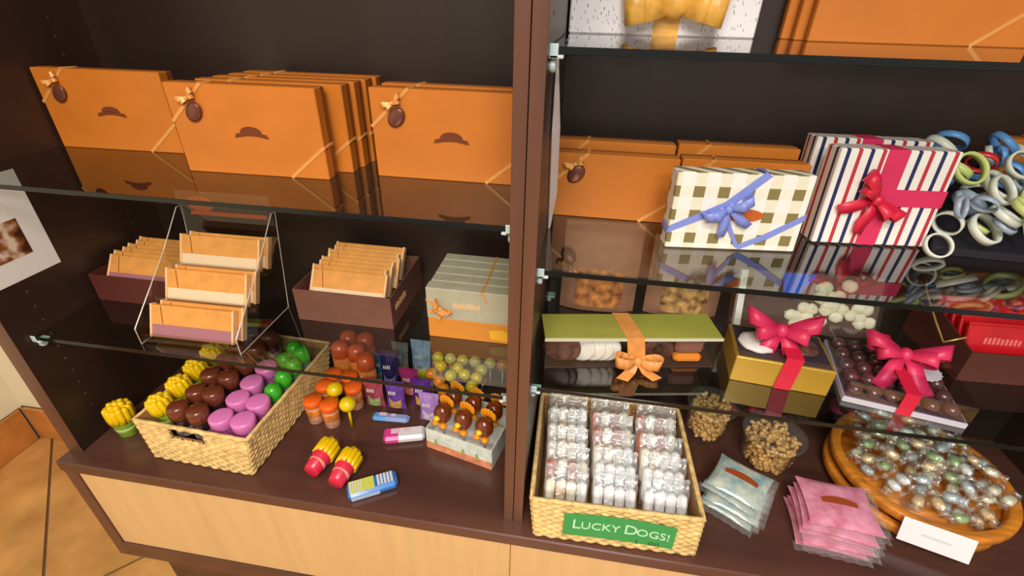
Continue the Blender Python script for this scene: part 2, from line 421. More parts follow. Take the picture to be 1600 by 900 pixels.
# ------------------------------------------------------------------ generic decorations
def bow_mesh(s, w, M=None, tails=True, lift=.35, seed=0):
    """a tied bow facing -y, loops of half-length s, ribbon width w"""
    m = MB(); rnd = random.Random(seed)
    for sg in (-1, 1):
        for extra, sc in ((0, 1), (.35, .72)):
            pts = []; ws = []; wds = []
            for k in range(13):
                t = k / 12; a = PI * t
                x = sg * s * sc * math.sin(a); y = -s * .34 * math.sin(2 * a) * .8 - s * .12 * math.sin(a) - .002
                z = lift * s * sc * math.sin(a) * (1 if extra == 0 else -.35)
                pts.append((x, y, z)); ws.append(w * (.35 + .65 * math.sin(a) ** .7)); wds.append((.15 * sg, .1, 1))
            m.strip(pts, wds, ws, .0006, M)
        if tails:
            pts = [(sg * s * .08, -.003, -.05 * s), (sg * s * .25, -.006, -.4 * s), (sg * s * .38, -.003, -.75 * s), (sg * s * .6, -.004, -1.05 * s)]
            m.strip(pts, [(1, 0, .4 * sg)] * 4, [w * .5, w * .8, w * .9, w * .7], .0006, M)
    m.blob((0, -.004, 0), w * .38, w * .35, w * .42, 8, 6, M)
    return m
def band(m, pts, wd, w, M=None): return m.strip(pts, wd, w, .0007, M)

# ------------------------------------------------------------------ orange chocolate gift boxes
def choc_box(w, h, t, label, group, bow=True, crest=True):
    """stands on its long edge; front (lid) faces -y; origin at front-bottom centre"""
    o = thing('gift_box', label, 'box', group=group)
    MB().rbox(-w / 2 + .0015, w / 2 - .0015, .016, t, .001, h - .001, .001).build('base', CHOCT, o)
    ld = MB().rbox(-w / 2, w / 2, 0, t * .62, 0, h, .0014).build('lid', CHOC, o)
    rb = MB(); e = .0006
    a = w * .26; c = h * .42; rw = .0055
    rb.strip([(-w / 2 + a, t * .9, h + e), (-w / 2 + a, -e, h + e), (-w / 2 - e, -e, h - c), (-w / 2 - e, t * .9, h - c)], [(1, 0, 0), (.7, 0, -.7), (.7, 0, -.7), (0, 0, 1)], rw, .0007)
    rib = rb.build('ribbon', GOLD, o); rb = MB()
    rb.strip([(w / 2 - a, t * .9, -.0 + e), (w / 2 - a, -e, e), (w / 2 + e, -e, c * .9), (w / 2 + e, t * .9, c * .9)], [(1, 0, 0), (.7, 0, -.7), (.7, 0, -.7), (0, 0, 1)], rw, .0007)
    rb.build('ribbon', GOLD, o)
    if bow:
        M = T(-w / 2 + a * .60, -.002, h - c * .36) @ RY(-.5)
        bow_mesh(.017, .009, M, False).build('bow', GOLD, rib)
        MB().lathe([(.0005, 0), (.0165, 0), (.0175, .001), (.014, .003), (0.0005, .0034)], 20, T(-w / 2 + a * .66, -.0025, h - c * .72) @ RX(PI / 2) @ RZ(.9), sx=1.0, sy=.72).build('seal', SEAL, rib, True)
    if not crest: return o
    # crest printed on the lid: low arch over a name banner with flared ends
    pr = MB(); cx, cz, q = w * .02, h * .47, h / .143 * 1.12
    arch = [(cx + .017 * q * math.cos(PI * k / 12), cz + .003 * q + .009 * q * math.sin(PI * k / 12)) for k in range(13)]
    pr.prism(arch[::-1], -.0003, .0004)
    ban = [(-.027, -.005), (-.024, .001), (-.012, .0035), (0, .0042), (.012, .0035), (.024, .001), (.027, -.005), (.020, -.0042), (.010, -.0022), (0, -.0016), (-.010, -.0022), (-.020, -.0042)]
    pr.prism([(cx + x * q, cz + z * q) for x, z in ban], -.0003, .0004)
    pr.build('crest_print', DARKP, ld)
    return o
G1 = 'orange gift boxes on the glass beside the wall poster'
bw, bh, bt = .254, .1425, .034
def cb(): return choc_box(bw, bh, bt, '', G1)
place('cb', cb, (-.925 + bw / 2 + .001, .243, zL2), (0, 0, .03), 'orange box with gold bow standing alone closest to the side wall', G1)
def cbn(): return choc_box(bw, bh, bt, '', G1, False)
for i, (xr, y) in enumerate(((-.330, .158), (-.309, .2035), (-.304, .2395), (-.300, .2755), (-.296, .3115))):
    lab = 'foremost orange box of the stack of five, its dark crest in full view' if i == 0 else 'orange box, %s from the front in the stack of five' % ('', 'second', 'third', 'fourth', 'last')[i]
    place('cb' if i == 0 else 'cbn', cb if i == 0 else cbn, (xr - bw / 2, y, zL2), (0, 0, .02), lab, G1)
place('cb', cb, (-.003 - bw / 2 - .004, .200, zL2), (0, 0, .0), 'orange box standing against the wooden post, gold bow at its corner', None)
place('cbn', cbn, (-.003 - bw / 2 - .001, .247, zL2), (0, 0, .0), 'orange box hidden behind another box beside the wooden post', None)
# smaller ones on the right middle shelf
G2 = 'orange boxes behind the gingham box'
sw = .200
def cs(): return choc_box(sw, .111, .036, '', G2, True, False)
place('cs', cs, (.041 + sw / 2, .240, zR2), (0, 0, 0), 'orange box standing next to the gingham box, front fully visible', G2)
def cs2(): return choc_box(sw, .121, .036, '', G2, False, False)
place('cs2', cs2, (.041 + sw / 2 - .002, .290, zR2), (0, 0, 0), 'orange box behind the other by the post, only its top showing', G2)
place('cs2', cs2, (.247 + .0985, .310, zR2), (0, 0, .03), 'orange box rearmost behind the gingham box, bow on top', G2)
place('cs', cs, (.247 + .0985, .252, zR2), (0, 0, .03), 'orange box directly behind the gingham box', G2)
# far right of that shelf
def cr(): return choc_box(.15, .15, .040, '', G2, False)
place('cr', cr, (.845, .345, zR2), (0, 0, 0), 'reddish orange box standing behind the heap of coloured rings', None)
place('cr', cr, (.925, .262, zR2), (0, 0, -.10), 'reddish orange box beside the heap of coloured rings', None)
# top right shelf
def ct(): return choc_box(.300, .170, .022, '', 'orange boxes beside the white gift box', False)
for i in range(3):
    place('ct', ct, (.404 + .150 - i * .012, .315 + i * .024, zR3), (0, 0, .0), ('front orange box on the shelf beside the white speckled gift box' if i == 0 else 'orange box %s behind the front one beside the white gift box' % ('', 'directly', 'rearmost')[i]), 'orange boxes beside the white gift box' if i else None)

# white speckled gift box with gold bow
SPK = pattern('speckled_paper', 'speckle'); YEL = mat('gold_satin', (232, 174, 76), .35, var=.08, vscale=60)
o = thing('gift_box', 'large white speckled gift box with a gold satin bow', 'box', (.190, .340, zR3))
MB().rbox(-.150, .143, 0, .040, 0, .170, .002).build('box_body', SPK, o)
r = MB(); band(r, [(0.005, .040, .1705), (.005, -.0005, .1705), (.005, -.0005, .0), ], (1, 0, 0), .040); rb0 = r.build('ribbon', YEL, o)
bow_mesh(.078, .060, T(.012, -.006, .046), False, -.05).build('bow', YEL, rb0, True)
# ------------------------------------------------------------------ striped and gingham boxes
STR = pattern('striped_paper', 'stripe'); GIN = pattern('gingham_paper', 'gingham')
RED = mat('red_ribbon', (208, 30, 62), .4); PINKR = mat('pink_ribbon', (214, 46, 92), .42); BLUE = mat('periwinkle_ribbon', (128, 142, 216), .4)
def striped(label, loc, rot, full):
    o = thing('gift_box', label, 'box', loc, rot, 'striped gift boxes'); w, h, t = .172, .148, .040
    MB().rbox(-w / 2, w / 2, 0, t, 0, h, .0015).build('box_body', STR, o)
    r = MB()
    band(r, [(-.004, t, h + .0005), (-.004, -.0008, h + .0005), (-.004, -.0008, 0)], (1, 0, 0), .030)
    rb0 = r.build('ribbon', PINKR, o); r = MB()
    band(r, [(-.004, -.0012, h * .52), (w / 2 + .0006, -.0012, h * .52), (w / 2 + .0006, t, h * .52)], (0, 0, 1), .026)
    r.build('ribbon', PINKR, o)
    bow_mesh(.046, .022, T(-.014, -.003, h * .50) @ RY(.75), True, .2).build('bow', RED, rb0, True)
striped('striped gift box in front of its twin, wide red ribbon and bow', (.546, .212, zR2 + .0026), (-.06, 0, .09), True)
striped('striped gift box standing behind its twin, only the top visible', (.538, .276, zR2 + .0026), (-.06, 0, .03), False)
o = thing('gift_box', 'cream and olive gingham gift box with a periwinkle blue ribbon', 'box', (.321, .150, zR2 + .0015), (-.04, 0, .11)); w, h, t = .197, .118, .034
MB().rbox(-w / 2, w / 2, 0, t, 0, h, .0015).build('box_body', GIN, o)
r = MB()
band(r, [(-w / 2 - .0006, t, .030), (-w / 2 - .0006, -.0008, .030), (-.02, -.0012, .070), (.03, -.0008, h + .0005), (.03, t, h + .0005)], [(0, 0, 1), (.3, 0, 1), (-.5, 0, 1), (1, 0, -.5), (1, 0, 0)], .013)
rb0 = r.build('ribbon', BLUE, o); r = MB()
band(r, [(.010, t, -.0), (.010, -.0008, .004), (.05, -.0012, .024), (w / 2 + .0006, -.0008, .056), (w / 2 + .0006, t, .056)], [(1, 0, 0), (1, 0, -.6), (-.4, 0, 1), (0, 0, 1), (0, 0, 1)], .010)
r.build('ribbon', BLUE, o); r = MB()
r.strip([(-.018, -.002, .062), (-.008, -.003, .036), (.008, -.0015, .008)], (1, 0, .4), .006, .0006)
r.build('ribbon_tail', BLUE, o)
bow_mesh(.036, .016, T(-.018, -.003, .066) @ RY(-.45), True, .1).build('bow', BLUE, rb0, True)
lb = MB(); lb.prism([(.008 + .030 * math.cos(2 * PI * k / 20), .056 + .010 * math.sin(2 * PI * k / 20)) for k in range(20)][::-1], -.0014, -.0006)
lb.build('oval_label', mat('oval_orange', (190, 92, 24), .5), o)

# ------------------------------------------------------------------ coloured rings on the right middle shelf
BLK = mat('black_plastic', (26, 24, 34), .4)
o = thing('display_tray', 'black sloped display tray under the heap of coloured rings', 'tray', (.722, .20, zR2), (0, 0, -.06))
MB().add([(-.085, 0, 0), (.085, 0, 0), (.085, .13, 0), (-.085, .13, 0), (-.085, 0, .012), (.085, 0, .012), (.085, .13, .082), (-.085, .13, .082)], [(3, 2, 1, 0), (4, 5, 6, 7), (0, 1, 5, 4), (1, 2, 6, 5), (2, 3, 7, 6), (3, 0, 4, 7)]).build('tray_body', BLK, o)
lip = MB(); lip.rbox(-.088, .088, -.004, 0, 0, .013, .001); lip.build('front_lip', BLK, o)
ringc = {'white': (214, 218, 206), 'light blue': (96, 150, 214), 'pale green': (196, 208, 128), 'red': (208, 44, 44), 'grey blue': (150, 166, 186)}
def ring_mesh(r, w):
    m = MB(); n = 22; vs = []; fs = []
    for i in range(n):
        a = 2 * PI * i / n
        for rr, zz in ((r, -w / 2), (r, w / 2), (r - .0035, w / 2), (r - .0035, -w / 2)): vs.append((rr * math.cos(a), rr * math.sin(a), zz))
    for i in range(n):
        for k in range(4): fs.append((i * 4 + k, ((i + 1) % n) * 4 + k, ((i + 1) % n) * 4 + (k + 1) % 4, i * 4 + (k + 1) % 4))
    return m.add(vs, fs)
ringme = {c: ring_mesh(.0255, .011).mesh('candy_ring', mat('ring_' + c.replace(' ', '_'), v, .3), True) for c, v in ringc.items()}
rnd = random.Random(11)
cols = ['white', 'pale green', 'white', 'light blue', 'grey blue', 'white', 'light blue', 'red', 'grey blue', 'light blue', 'pale green', 'white', 'grey blue', 'white']
M = T(.722, .20, zR2) @ RZ(-.06); pile = Pile(); bpy.context.view_layer.update()
for q in [ob for ob in bpy.data.objects if ob.parent is None and (ob.name.startswith('display_tray') or (ob.name.startswith('gift_box') and ob.location.x > .4 and abs(ob.location.z - zR2) < .05))]: pile.tree(q)
rv = [tuple(v.co) for v in ringme['white'].vertices]; rf = [tuple(p.vertices) for p in ringme['white'].polygons]; k = 0
for tr_ in range(260):
    best = None
    for t_ in range(7):                                       # several throws, the one that sinks deepest stays
        u = rnd.uniform(-.090, .104); v_ = rnd.uniform(-.012, .112); sr = rnd.choice((.66, .78, .9, 1.0)); p = M @ Vector((u, v_, 0))
        eul = (.50 + rnd.uniform(-.2, .8), rnd.uniform(-.4, .4), rnd.uniform(0, 3)); zr = pile.drop(rv, rf, p.x, p.y, zR2 + .100 + max(v_, 0) * .54 + .030, zR2 + .004, eul, sr)
        if zr is None: continue
        last = pile.c.pop(); h_ = zr - zR2 - v_ * .54 - (.012 if sr > .85 else 0)
        if best is None or h_ < best[0]: best = (h_, p.x, p.y, zr, eul, last, sr)
    if best is None or best[0] > .082: continue
    c = cols[(k * 5) % len(cols)]; pile.c.append(best[5])
    rg = bpy.data.objects.new('candy_ring', ringme[c]); C.objects.link(rg); rg.location = best[1:4]; rg.rotation_euler = best[4]; rg.scale = (best[6],) * 3
    tag(rg, c + ' plastic ring in the heap beside the striped boxes', 'ring', c + ' rings in the heap'); k += 1
    if k >= 60: break

# ------------------------------------------------------------------ poster on the left side panel
pa = atx(20, 265, -W); pb = atx(90, 411, -W)
y1p, z1p, z0p = pa.y, pa.z + .002, pb.z; y0p = y1p - .134
o = thing('poster', 'white paper poster with a brown chocolate photo taped to the cabinet side', 'poster', (-W + .0006, 0, 0))
sh = MB().box(0, .0006, y0p, y1p, z0p, z1p).build('sheet', WHITE, o)
MB().box(.0006, .0009, y0p, y1p - .036, z0p + .040, z0p + .108).build('photo_print', pattern('choc_photo', 'photo'), sh)

# ------------------------------------------------------------------ chocolate bars, trays, acrylic riser
ORD = ('first', 'second', 'third', 'fourth', 'fifth', 'sixth', 'seventh', 'eighth', 'ninth')
BARW, BARH, BART = .165, .062, .0105
def bar(w, bandm, label, group):
    """chocolate bar standing, front -y, origin bottom centre"""
    o = thing('chocolate_bar', label, 'chocolate bar', group=group)
    wr = MB().rbox(-w / 2 + .003, w / 2 - .003, 0, BART, 0, BARH, .001).build('wrapper', TAN, o)
    for s in (-1, 1): MB().rbox(min(s * w / 2, s * (w / 2 - .004)), max(s * w / 2, s * (w / 2 - .004)), -.0012, BART + .001, -.0005, BARH + .0015, .0006).build('end_fold', PALE, o)
    MB().rbox(-w / 2 + .005, w / 2 - .005, -.0008, .002, .002, BARH * .40, .0004).build('label_band', bandm, wr)
    MB().prism([(-w / 2 + .026, BARH * .42), (-w / 2 + .0275, BARH * .42), (-w / 2 + .0225, BARH - .002), (-w / 2 + .021, BARH - .002)], -.0006, .001).build('panel_crease', CHOCT, wr)
    return o
def print_marks(m, x, z, n, w, h, y, skew=.15):
    """illegible small print: a row of short strokes"""
    rr = random.Random(int(x * 1e4) + n)
    for i in range(n):
        a = x + i * w * 1.7; hh = h * rr.uniform(.7, 1)
        m.prism([(a, z), (a + w, z), (a + w + skew * hh, z + hh), (a + skew * hh, z + hh)], y, y + .0004)
    return m
def open_tray(label, loc, rotz, w, d, hf, hb, m, markside=False):
    o = thing('display_carton', label, 'carton', loc, (0, 0, rotz)); t = .002
    MB().box(-w / 2, w / 2, 0, d, 0, t).build('bottom', m, o)
    MB().box(-w / 2, w / 2, -t, 0, 0, hf).build('front_wall', m, o)
    MB().box(-w / 2, w / 2, d, d + t, 0, hb).build('back_wall', m, o)
    for s in (-1, 1):
        q = MB(); x = s * w / 2; xa, xb = min(x, x + s * t), max(x, x + s * t)
        q.add([(xa, -t, 0), (xb, -t, 0), (xb, d + t, 0), (xa, d + t, 0), (xa, -t, hf), (xb, -t, hf), (xb, d + t, hb), (xa, d + t, hb)], [(3, 2, 1, 0), (4, 5, 6, 7), (0, 1, 5, 4), (1, 2, 6, 5), (2, 3, 7, 6), (3, 0, 4, 7)])
        q.build('side_wall', m, o)
    if markside:
        q = MB(); print_marks(q, .02, hf * .45, 8, .0045, .016, 0, 0)
        q.v = [(w / 2 + t + .0004 - y_, x_, z_) for x_, y_, z_ in q.v]; q.build('side_print', PALE, o)
    return o
# centre tray: front-bottom (465,495)-(605,513)
tr = open_tray('brown open carton with cream banded chocolate bars near the white boxes', (-.362, .182, zL1), 0.0, .200, .178, .072, .074, BROWNC, True)
GB = 'tan chocolate bars in the open brown carton'
def bc(): return bar(.160, CREAMB, '', GB)
MB().box(-.098, .098, .002, .176, .036, .0390).build('insert', BROWNC, tr)
for i in range(8):
    place('bar_cream', bc, (-.364 + (.005, -.004, .002, -.002)[i % 4], .190 + i * .0172, zL1 + .0462 + i * .0005), (-.60, 0, 0), ('tan chocolate bar with a wide cream band, foremost in the open brown carton' if i == 0 else 'tan chocolate bar, %s from the front wall inside the open brown carton' % ORD[i]), GB if i else None)
# left tray behind the acrylic riser
tr = open_tray('maroon open carton of chocolate bars behind the clear acrylic riser', (-.822, .172, zL1), 0.0, .196, .152, .062, .062, MAROON)
GM = 'tan chocolate bars in the maroon carton'
def bm(): return bar(.165, MAUVE, '', GM)
MB().box(-.096, .096, .002, .150, .026, .0290).build('insert', MAROON, tr)
for i in range(6):
    place('bar_mauve', bm, (-.824 + (.004, -.003, .002, -.001)[i % 4], .182 + i * .0172, zL1 + .0362 + i * .0005), (-.60, 0, 0), ('tan chocolate bar with mauve band, foremost in the maroon carton' if i == 0 else 'tan chocolate bar, %s from the front wall inside the maroon carton' % ORD[i]), GM if i else None)
# acrylic riser: three tiers, pockets lean back; sides, header
# ------ front foot (265,492)-(405,515)
o = thing('acrylic_riser', 'clear acrylic tiered riser with a brown emblem header', 'display stand', (-.608, .050, zL1), (0, 0, .02)); aw = .200; t = .0025
for s in (-1, 1):
    q = MB(); x = s * (aw / 2 + t / 2); prof = [(0, 0), (.165, 0), (.197, .205), (.183, .205), (.120, .140), (.0, .034)]
    n = len(prof); vs = [(x - t / 2, a, b) for a, b in prof] + [(x + t / 2, a, b) for a, b in prof]
    q.add(vs, [tuple(range(n - 1, -1, -1)), tuple(range(n, 2 * n))] + [(i, (i + 1) % n, (i + 1) % n + n, i + n) for i in range(n)]); q.build('side_panel', ACR, o)
    e = MB(); e.tube([(x, a, b) for a, b in prof], .0011, 4, True); e.build('side_edge', mat('acrylic_edge', (196, 190, 178), .15), o)
TIER = ((.006, .004), (.0645, .050), (.123, .096))
for yy, zz in TIER:
    MB().box(-aw / 2, aw / 2, yy, yy + .034, zz, zz + t).build('tier_floor', ACR, o)
    MB().box(-aw / 2, aw / 2, yy - t, yy, zz, zz + .018).build('tier_lip', ACR, o)
MB().box(-aw / 2, aw / 2, .1885, .191, .130, .240).build('header', ACR, o)
hm = MB(); hm.prism([(-.050 + .030 * math.cos(2 * PI * k / 24), .214 + .016 * math.sin(2 * PI * k / 24)) for k in range(24)][::-1], .1877, .1885)
hm.prism([(-.078, .190), (.090, .190), (.088, .199), (-.074, .199)], .1877, .1885)
hm.build('emblem_print', mat('emblem_brown', (150, 76, 46), .5), o)
GA = 'tan chocolate bars on the acrylic riser'
def ba(): return bar(.170, CREAMB, '', GA)
def bp_(): return bar(.170, MAUVE, '', GA)
for ti, (yy, zz) in enumerate(TIER):
    for j in range(2):
        key, fn = (('bar_a_m', bp_) if ti == 0 else ('bar_a_c', ba))
        lab = ('front ', 'rear ')[j] + ('tan chocolate bar with mauve band on the lowest tier of the acrylic riser', 'tan chocolate bar with cream band on the middle tier of the acrylic riser', 'tan chocolate bar with cream band on the top tier of the acrylic riser')[ti]
        place(key, fn, (-.606 + (.006 if j else -.004), .050 + yy + .004 + j * .0142, zL1 + zz + t + .0062), (-.42, 0, .02), lab, GA)

# ------------------------------------------------------------------ grey boxes beside the post
GG = 'grey boxes in a row beside the post'
def gbox(front=True):
    o = thing('gift_box', '', 'box', group=GG); w, h, t = .175, .112, .026
    ld = MB().rbox(-w / 2, w / 2, 0, t, .045, h, .001).build('lid', GREYB, o)
    MB().rbox(-w / 2 + .0006, w / 2 - .0006, .0006, t - .0006, 0, .045, .001).build('base', ORNG, o)
    r = MB(); r.strip([(.02, t, h + .0006), (.02, -.0006, h + .0006), (.03, -.0008, .088)], (1, 0, 0), .004, .0006); r.build('ribbon', GOLD, o)
    r = MB(); r.strip([(-w / 2 - .0006, t, .085), (-w / 2 - .0006, -.0006, .085), (-w / 2 + .05, -.0008, .050)], (0, 0, 1), .004, .0006); rb0 = r.build('ribbon', GOLD, o)
    if front: bow_mesh(.020, .010, T(-w / 2 + .028, -.002, .070) @ RY(.7)).build('bow', GOLD, rb0)
    p_ = MB(); print_marks(p_, -.036, .072, 12, .0026, .013, -.0004); p_.build('lid_print', PALE, ld)
    MB().prism([(.036, .010), (.078, .004), (.082, .022), (.060, .032), (.034, .028)], -.0004, .001).build('label_print', mat('label_yellow', (236, 178, 40), .4), o)
    return o
for i in range(5):
    place('gbox' if i == 0 else 'gboxn', gbox if i == 0 else (lambda: gbox(False)), (-.096 + (.0 if i == 0 else .002), .172 + i * .030, zL1), (0, 0, 0), ('grey lidded box with orange base, front of the row beside the post' if i == 0 else 'grey lidded box, %s from the front of the row beside the post' % ORD[i]), GG if i else None)

# ------------------------------------------------------------------ wicker baskets
def wicker(label, loc, rotz, fb, rb_, dims_b, dims_t, h, hole=None):
    """dims: (x0,x1,y0,y1) bottom and top rectangles, local; strands woven round stakes"""
    o = thing('wicker_basket', label, 'basket', loc, (0, 0, rotz))
    bx = [(dims_b[0], dims_b[2]), (dims_b[1], dims_b[2]), (dims_b[1], dims_b[3]), (dims_b[0], dims_b[3])]
    tx = [(dims_t[0], dims_t[2]), (dims_t[1], dims_t[2]), (dims_t[1], dims_t[3]), (dims_t[0], dims_t[3])]
    rows = 15; hs = h / rows
    def pt(k, u, v):
        a, b = k, (k + 1) % 4
        p0 = Vector((bx[a][0] + (bx[b][0] - bx[a][0]) * u, bx[a][1] + (bx[b][1] - bx[a][1]) * u, 0))
        p1 = Vector((tx[a][0] + (tx[b][0] - tx[a][0]) * u, tx[a][1] + (tx[b][1] - tx[a][1]) * u, h))
        return p0 + (p1 - p0) * v
    for k in range(4):
        m = MB(); L = (pt(k, 1, .5) - pt(k, 0, .5)).length; nst = max(6, int(L / .012)); nrm = (pt(k, 1, 0) - pt(k, 0, 0)).cross(pt(k, 0, 1) - pt(k, 0, 0)).normalized()
        segs = lambda r: [(0, 1)] if not (hole and k == 0 and hole[2] <= (r + .5) / rows <= hole[3]) else [(0, hole[0]), (hole[1], 1)]
        for r in range(rows):
            for (u0, u1) in segs(r):
                n = max(4, int((u1 - u0) * nst * 4)); pts = []
                for i in range(n + 1):
                    u = u0 + (u1 - u0) * i / n
                    pts.append(pt(k, u, (r + .5) / rows) + nrm * (.0015 * math.sin(PI * u * nst + (PI if r % 2 else 0))) + Vector((0, 0, .0006 * math.sin(u * 37 + r))))
                m.tube(pts, hs * .58, 5)
        for i in range(nst):
            u = (i + .5) / nst
            m.tube([pt(k, u, 0), pt(k, u, (hole[2] if hole and k == 0 and hole[0] < u < hole[1] else 1))], .0022, 4)
        m.build('woven_wall', WICK, o, True)
        inn = MB()
        def q(a, b, c, d): return [pt(k, a, c) - nrm * .0035, pt(k, b, c) - nrm * .0035, pt(k, b, d) - nrm * .0035, pt(k, a, d) - nrm * .0035]
        rects = [(0.012, .988, .01, 1)] if not (hole and k == 0) else [(.012, hole[0], .01, 1), (hole[1], .988, .01, 1), (hole[0], hole[1], .01, hole[2]), (hole[0], hole[1], hole[3], 1)]
        for rc in rects:
            a = q(*rc); b = [p - nrm * .0012 for p in a]; inn.add(a + b, [(0, 1, 2, 3), (7, 6, 5, 4), (0, 4, 5, 1), (1, 5, 6, 2), (2, 6, 7, 3), (3, 7, 4, 0)])
        inn.build('gap_blocker', WICKD, o)  # added sheet behind the weave, blocks light through its gaps
    rim = MB(); pts = []
    for k in range(4):
        for i in range(14): pts.append(pt(k, i / 14, 1) + Vector((0, 0, .0006 * (-1) ** i)))
    rim.tube(pts, .0048, 6, True); rim.build('rim', WICK, o, True)
    MB().box(dims_b[0] + .003, dims_b[1] - .003, dims_b[2] + .003, dims_b[3] - .003, 0, .006).build('bottom', WICKD, o)
    return o
wicker('woven straw basket full of yellow, brown, pink and green candy tubs', (-.665, .0, .0025), -.035, 0, 0, (-.100, .132, .012, .315), (-.132, .132, .026, .355), .088, (.30, .62, .70, .92))
wicker('woven straw basket with a green sign, packed with wrapped cookie bags', (.206, -.030, .0025), .030, 0, 0, (-.142, .148, .012, .270), (-.153, .146, .016, .285), .098)

# ------------------------------------------------------------------ candy tubs in the left basket
YFRY = mat('yellow_plastic', (240, 198, 12), .3); GRN = mat('green_plastic', (66, 182, 40), .22, coat=.3); BRN = mat('brown_plastic', (112, 54, 34), .15, coat=.5)
PNK = mat('pink_plastic', (226, 128, 192), .25, coat=.3); GRCUP = mat('lime_cup', (150, 190, 60), .35); REDCUP = mat('red_cup', (222, 40, 72), .3, coat=.3)
DKBODY = mat('dark_jar', (52, 34, 44), .12, coat=.5); LPINK = mat('magenta_body', (196, 96, 168), .25); GREYCL = clear('tub_clear', (222, 232, 224), 1.5, .05, milky=.25)
def fry_tub(cup, label, group):
    """paper-cup shaped tub topped by a cluster of yellow 'chips'"""
    o = thing('candy_tub', label, 'candy', group=group)
    m = MB()
    cp = MB().lathe([(.014, 0), (.0152, .001), (.0198, .035), (.0205, .037), (.0195, .038)], 20, sy=.92).build('cup', cup, o, True)
    MB().lathe([(.0156, .010), (.0180, .020), (.0176, .021), (.0152, .011)], 20, sy=.94).build('cup_band', mat('cup_band', (240, 170, 150), .35) if cup.name.startswith('red') else mat('cup_band_lime', (196, 214, 130), .35), cp, True)
    for i in range(19):
        ring = 0 if i == 0 else (1 if i < 7 else 2); a = 0 if i == 0 else (i * PI / 3 if ring == 1 else (i - 7) * PI / 6)
        r = (0, .0090, .0168)[ring]; zt = (.0745, .0725, .0660)[ring] + .0015 * math.sin(i * 2.3)
        x, y = r * math.cos(a), r * math.sin(a) * .95
        q = MB().lathe([(.0048, .034), (.0054, .045), (.0055, zt - .005), (.0042, zt - .0015), (.0008, zt)], 8, T(x, y, 0))
        m.add(q.v, q.f)
    m.build('chip_cap', YFRY, o, True)
    return o
def dome_tub(capm, bodym, label, group, kind):
    o = thing('candy_tub', label, 'candy', group=group)
    if kind == 'brown':
        jr = MB().lathe([(.015, 0), (.017, .002), (.0175, .030), (.016, .050), (.017, .056)], 16).build('jar', bodym, o, True)
        MB().lathe([(.0176, .016), (.0181, .017), (.0181, .034), (.0176, .035)], 16).build('label', mat('jar_label', (120, 108, 112), .25, var=.5, vscale=90), jr, True)
        MB().lathe([(.0178, .054), (.0190, .0565), (.0193, .066), (.0188, .075), (.0172, .0795), (.0140, .0820), (.001, .0828)], 18).build('cap', capm, o, True)
    elif kind == 'pink':
        MB().lathe([(.016, 0), (.018, .002), (.0185, .050), (.018, .054)], 18).build('jar', bodym, o, True)
        MB().lathe([(.0203, .052), (.0213, .0535), (.0215, .0700), (.0210, .0730), (.0195, .0745), (.0180, .0750), (.001, .0752)], 20).build('cap', capm, o, True)
    else:
        MB().lathe([(.012, 0), (.014, .002), (.0145, .050), (.013, .055)], 16).build('jar', bodym, o, True)
        MB().lathe([(.0150, .053), (.0165, .056), (.0168, .068), (.0140, .080), (.0080, .0855), (.001, .087)], 18).build('cap', capm, o, True)
    return o
GY, GBn, GP, GGn = ('yellow topped tubs in the basket', 'brown capped jars in the basket', 'pink capped tubs in the basket', 'green capped bottles in the basket')
mk = {'y': lambda: fry_tub(GRCUP, 'yellow chip topped candy tub inside the straw basket', GY),
      'b': lambda: dome_tub(BRN, DKBODY, 'brown domed candy jar inside the straw basket', GBn, 'brown'),
      'p': lambda: dome_tub(PNK, LPINK, 'pink capped candy tub inside the straw basket', GP, 'pink'),
      'g': lambda: dome_tub(GRN, GREYCL, 'green capped candy bottle inside the straw basket', GGn, 'green')}
BM = T(-.665, .0, 0) @ RZ(-.035)
rnd = random.Random(3); SC = 1.14
rowsb = [  # kind, x, y0, y-step, count, column words
    ('y', -.086, .068, .0540, 5, 'in the column along the side wall'), ('b', -.043, .057, .0490, 6, 'in the column beside the yellow tubs'), ('b', .0025, .057, .0490, 6, 'in the second brown column'),
    ('p', .0505, .063, .0510, 4, 'in the inner pink column'), ('p', .0990, .064, .0510, 2, 'in the outer pink column'), ('g', .064, .262, .0410, 2, 'in the inner green column'), ('g', .1025, .160, .0400, 4, 'in the outer green column')]
kw = {'y': 'yellow chip topped candy tub', 'b': 'brown domed candy jar', 'p': 'pink capped candy tub', 'g': 'green capped candy bottle'}
for kind, x, y0, dy, n, words in rowsb:
    for j in range(n):
        lift = {'y': .034, 'b': .018, 'p': .008, 'g': .006}[kind] + .0040 * j
        p = BM @ Vector((x + rnd.uniform(-.001, .001), y0 + j * dy, .010 + lift + rnd.uniform(0, .004)))
        o = place('tub_' + kind, mk[kind], p, (rnd.uniform(-.012, .012), (-.26 if kind == 'y' else rnd.uniform(-.012, .012)), 0 if kind == 'y' else rnd.uniform(0, 6)), '%s, %s from the handle, %s' % (kw[kind], ORD[j], words))
        o.scale = (SC, SC, SC)
# a few lying on top: yellow packet at the back left
p = BM @ Vector((-.040, .316, .150))
o = thing('candy_packet', 'flat yellow candy packet lying on the brown jars in the basket', 'packet', p, (.03, 0, .1))
MB().rbox(-.044, .044, -.013, .013, 0, .012, .004).build('wrapper', mat('lemon_wrapper', (226, 218, 40), .3, var=.1, vscale=60), o)
MB().rbox(.018, .0445, -.0135, .0135, .0005, .0125, .004).build('label', mat('packet_red', (214, 96, 80), .4, var=.2, vscale=80), o)
# green-cupped one outside the basket
c = at(200, 682, 0)
place('fry_out', lambda: fry_tub(GRCUP, 'yellow chip topped tub with lime cup standing outside the straw basket', None), (c.x - .006, c.y + .012, .0), (0, 0, .4)).scale = (1.25,) * 3
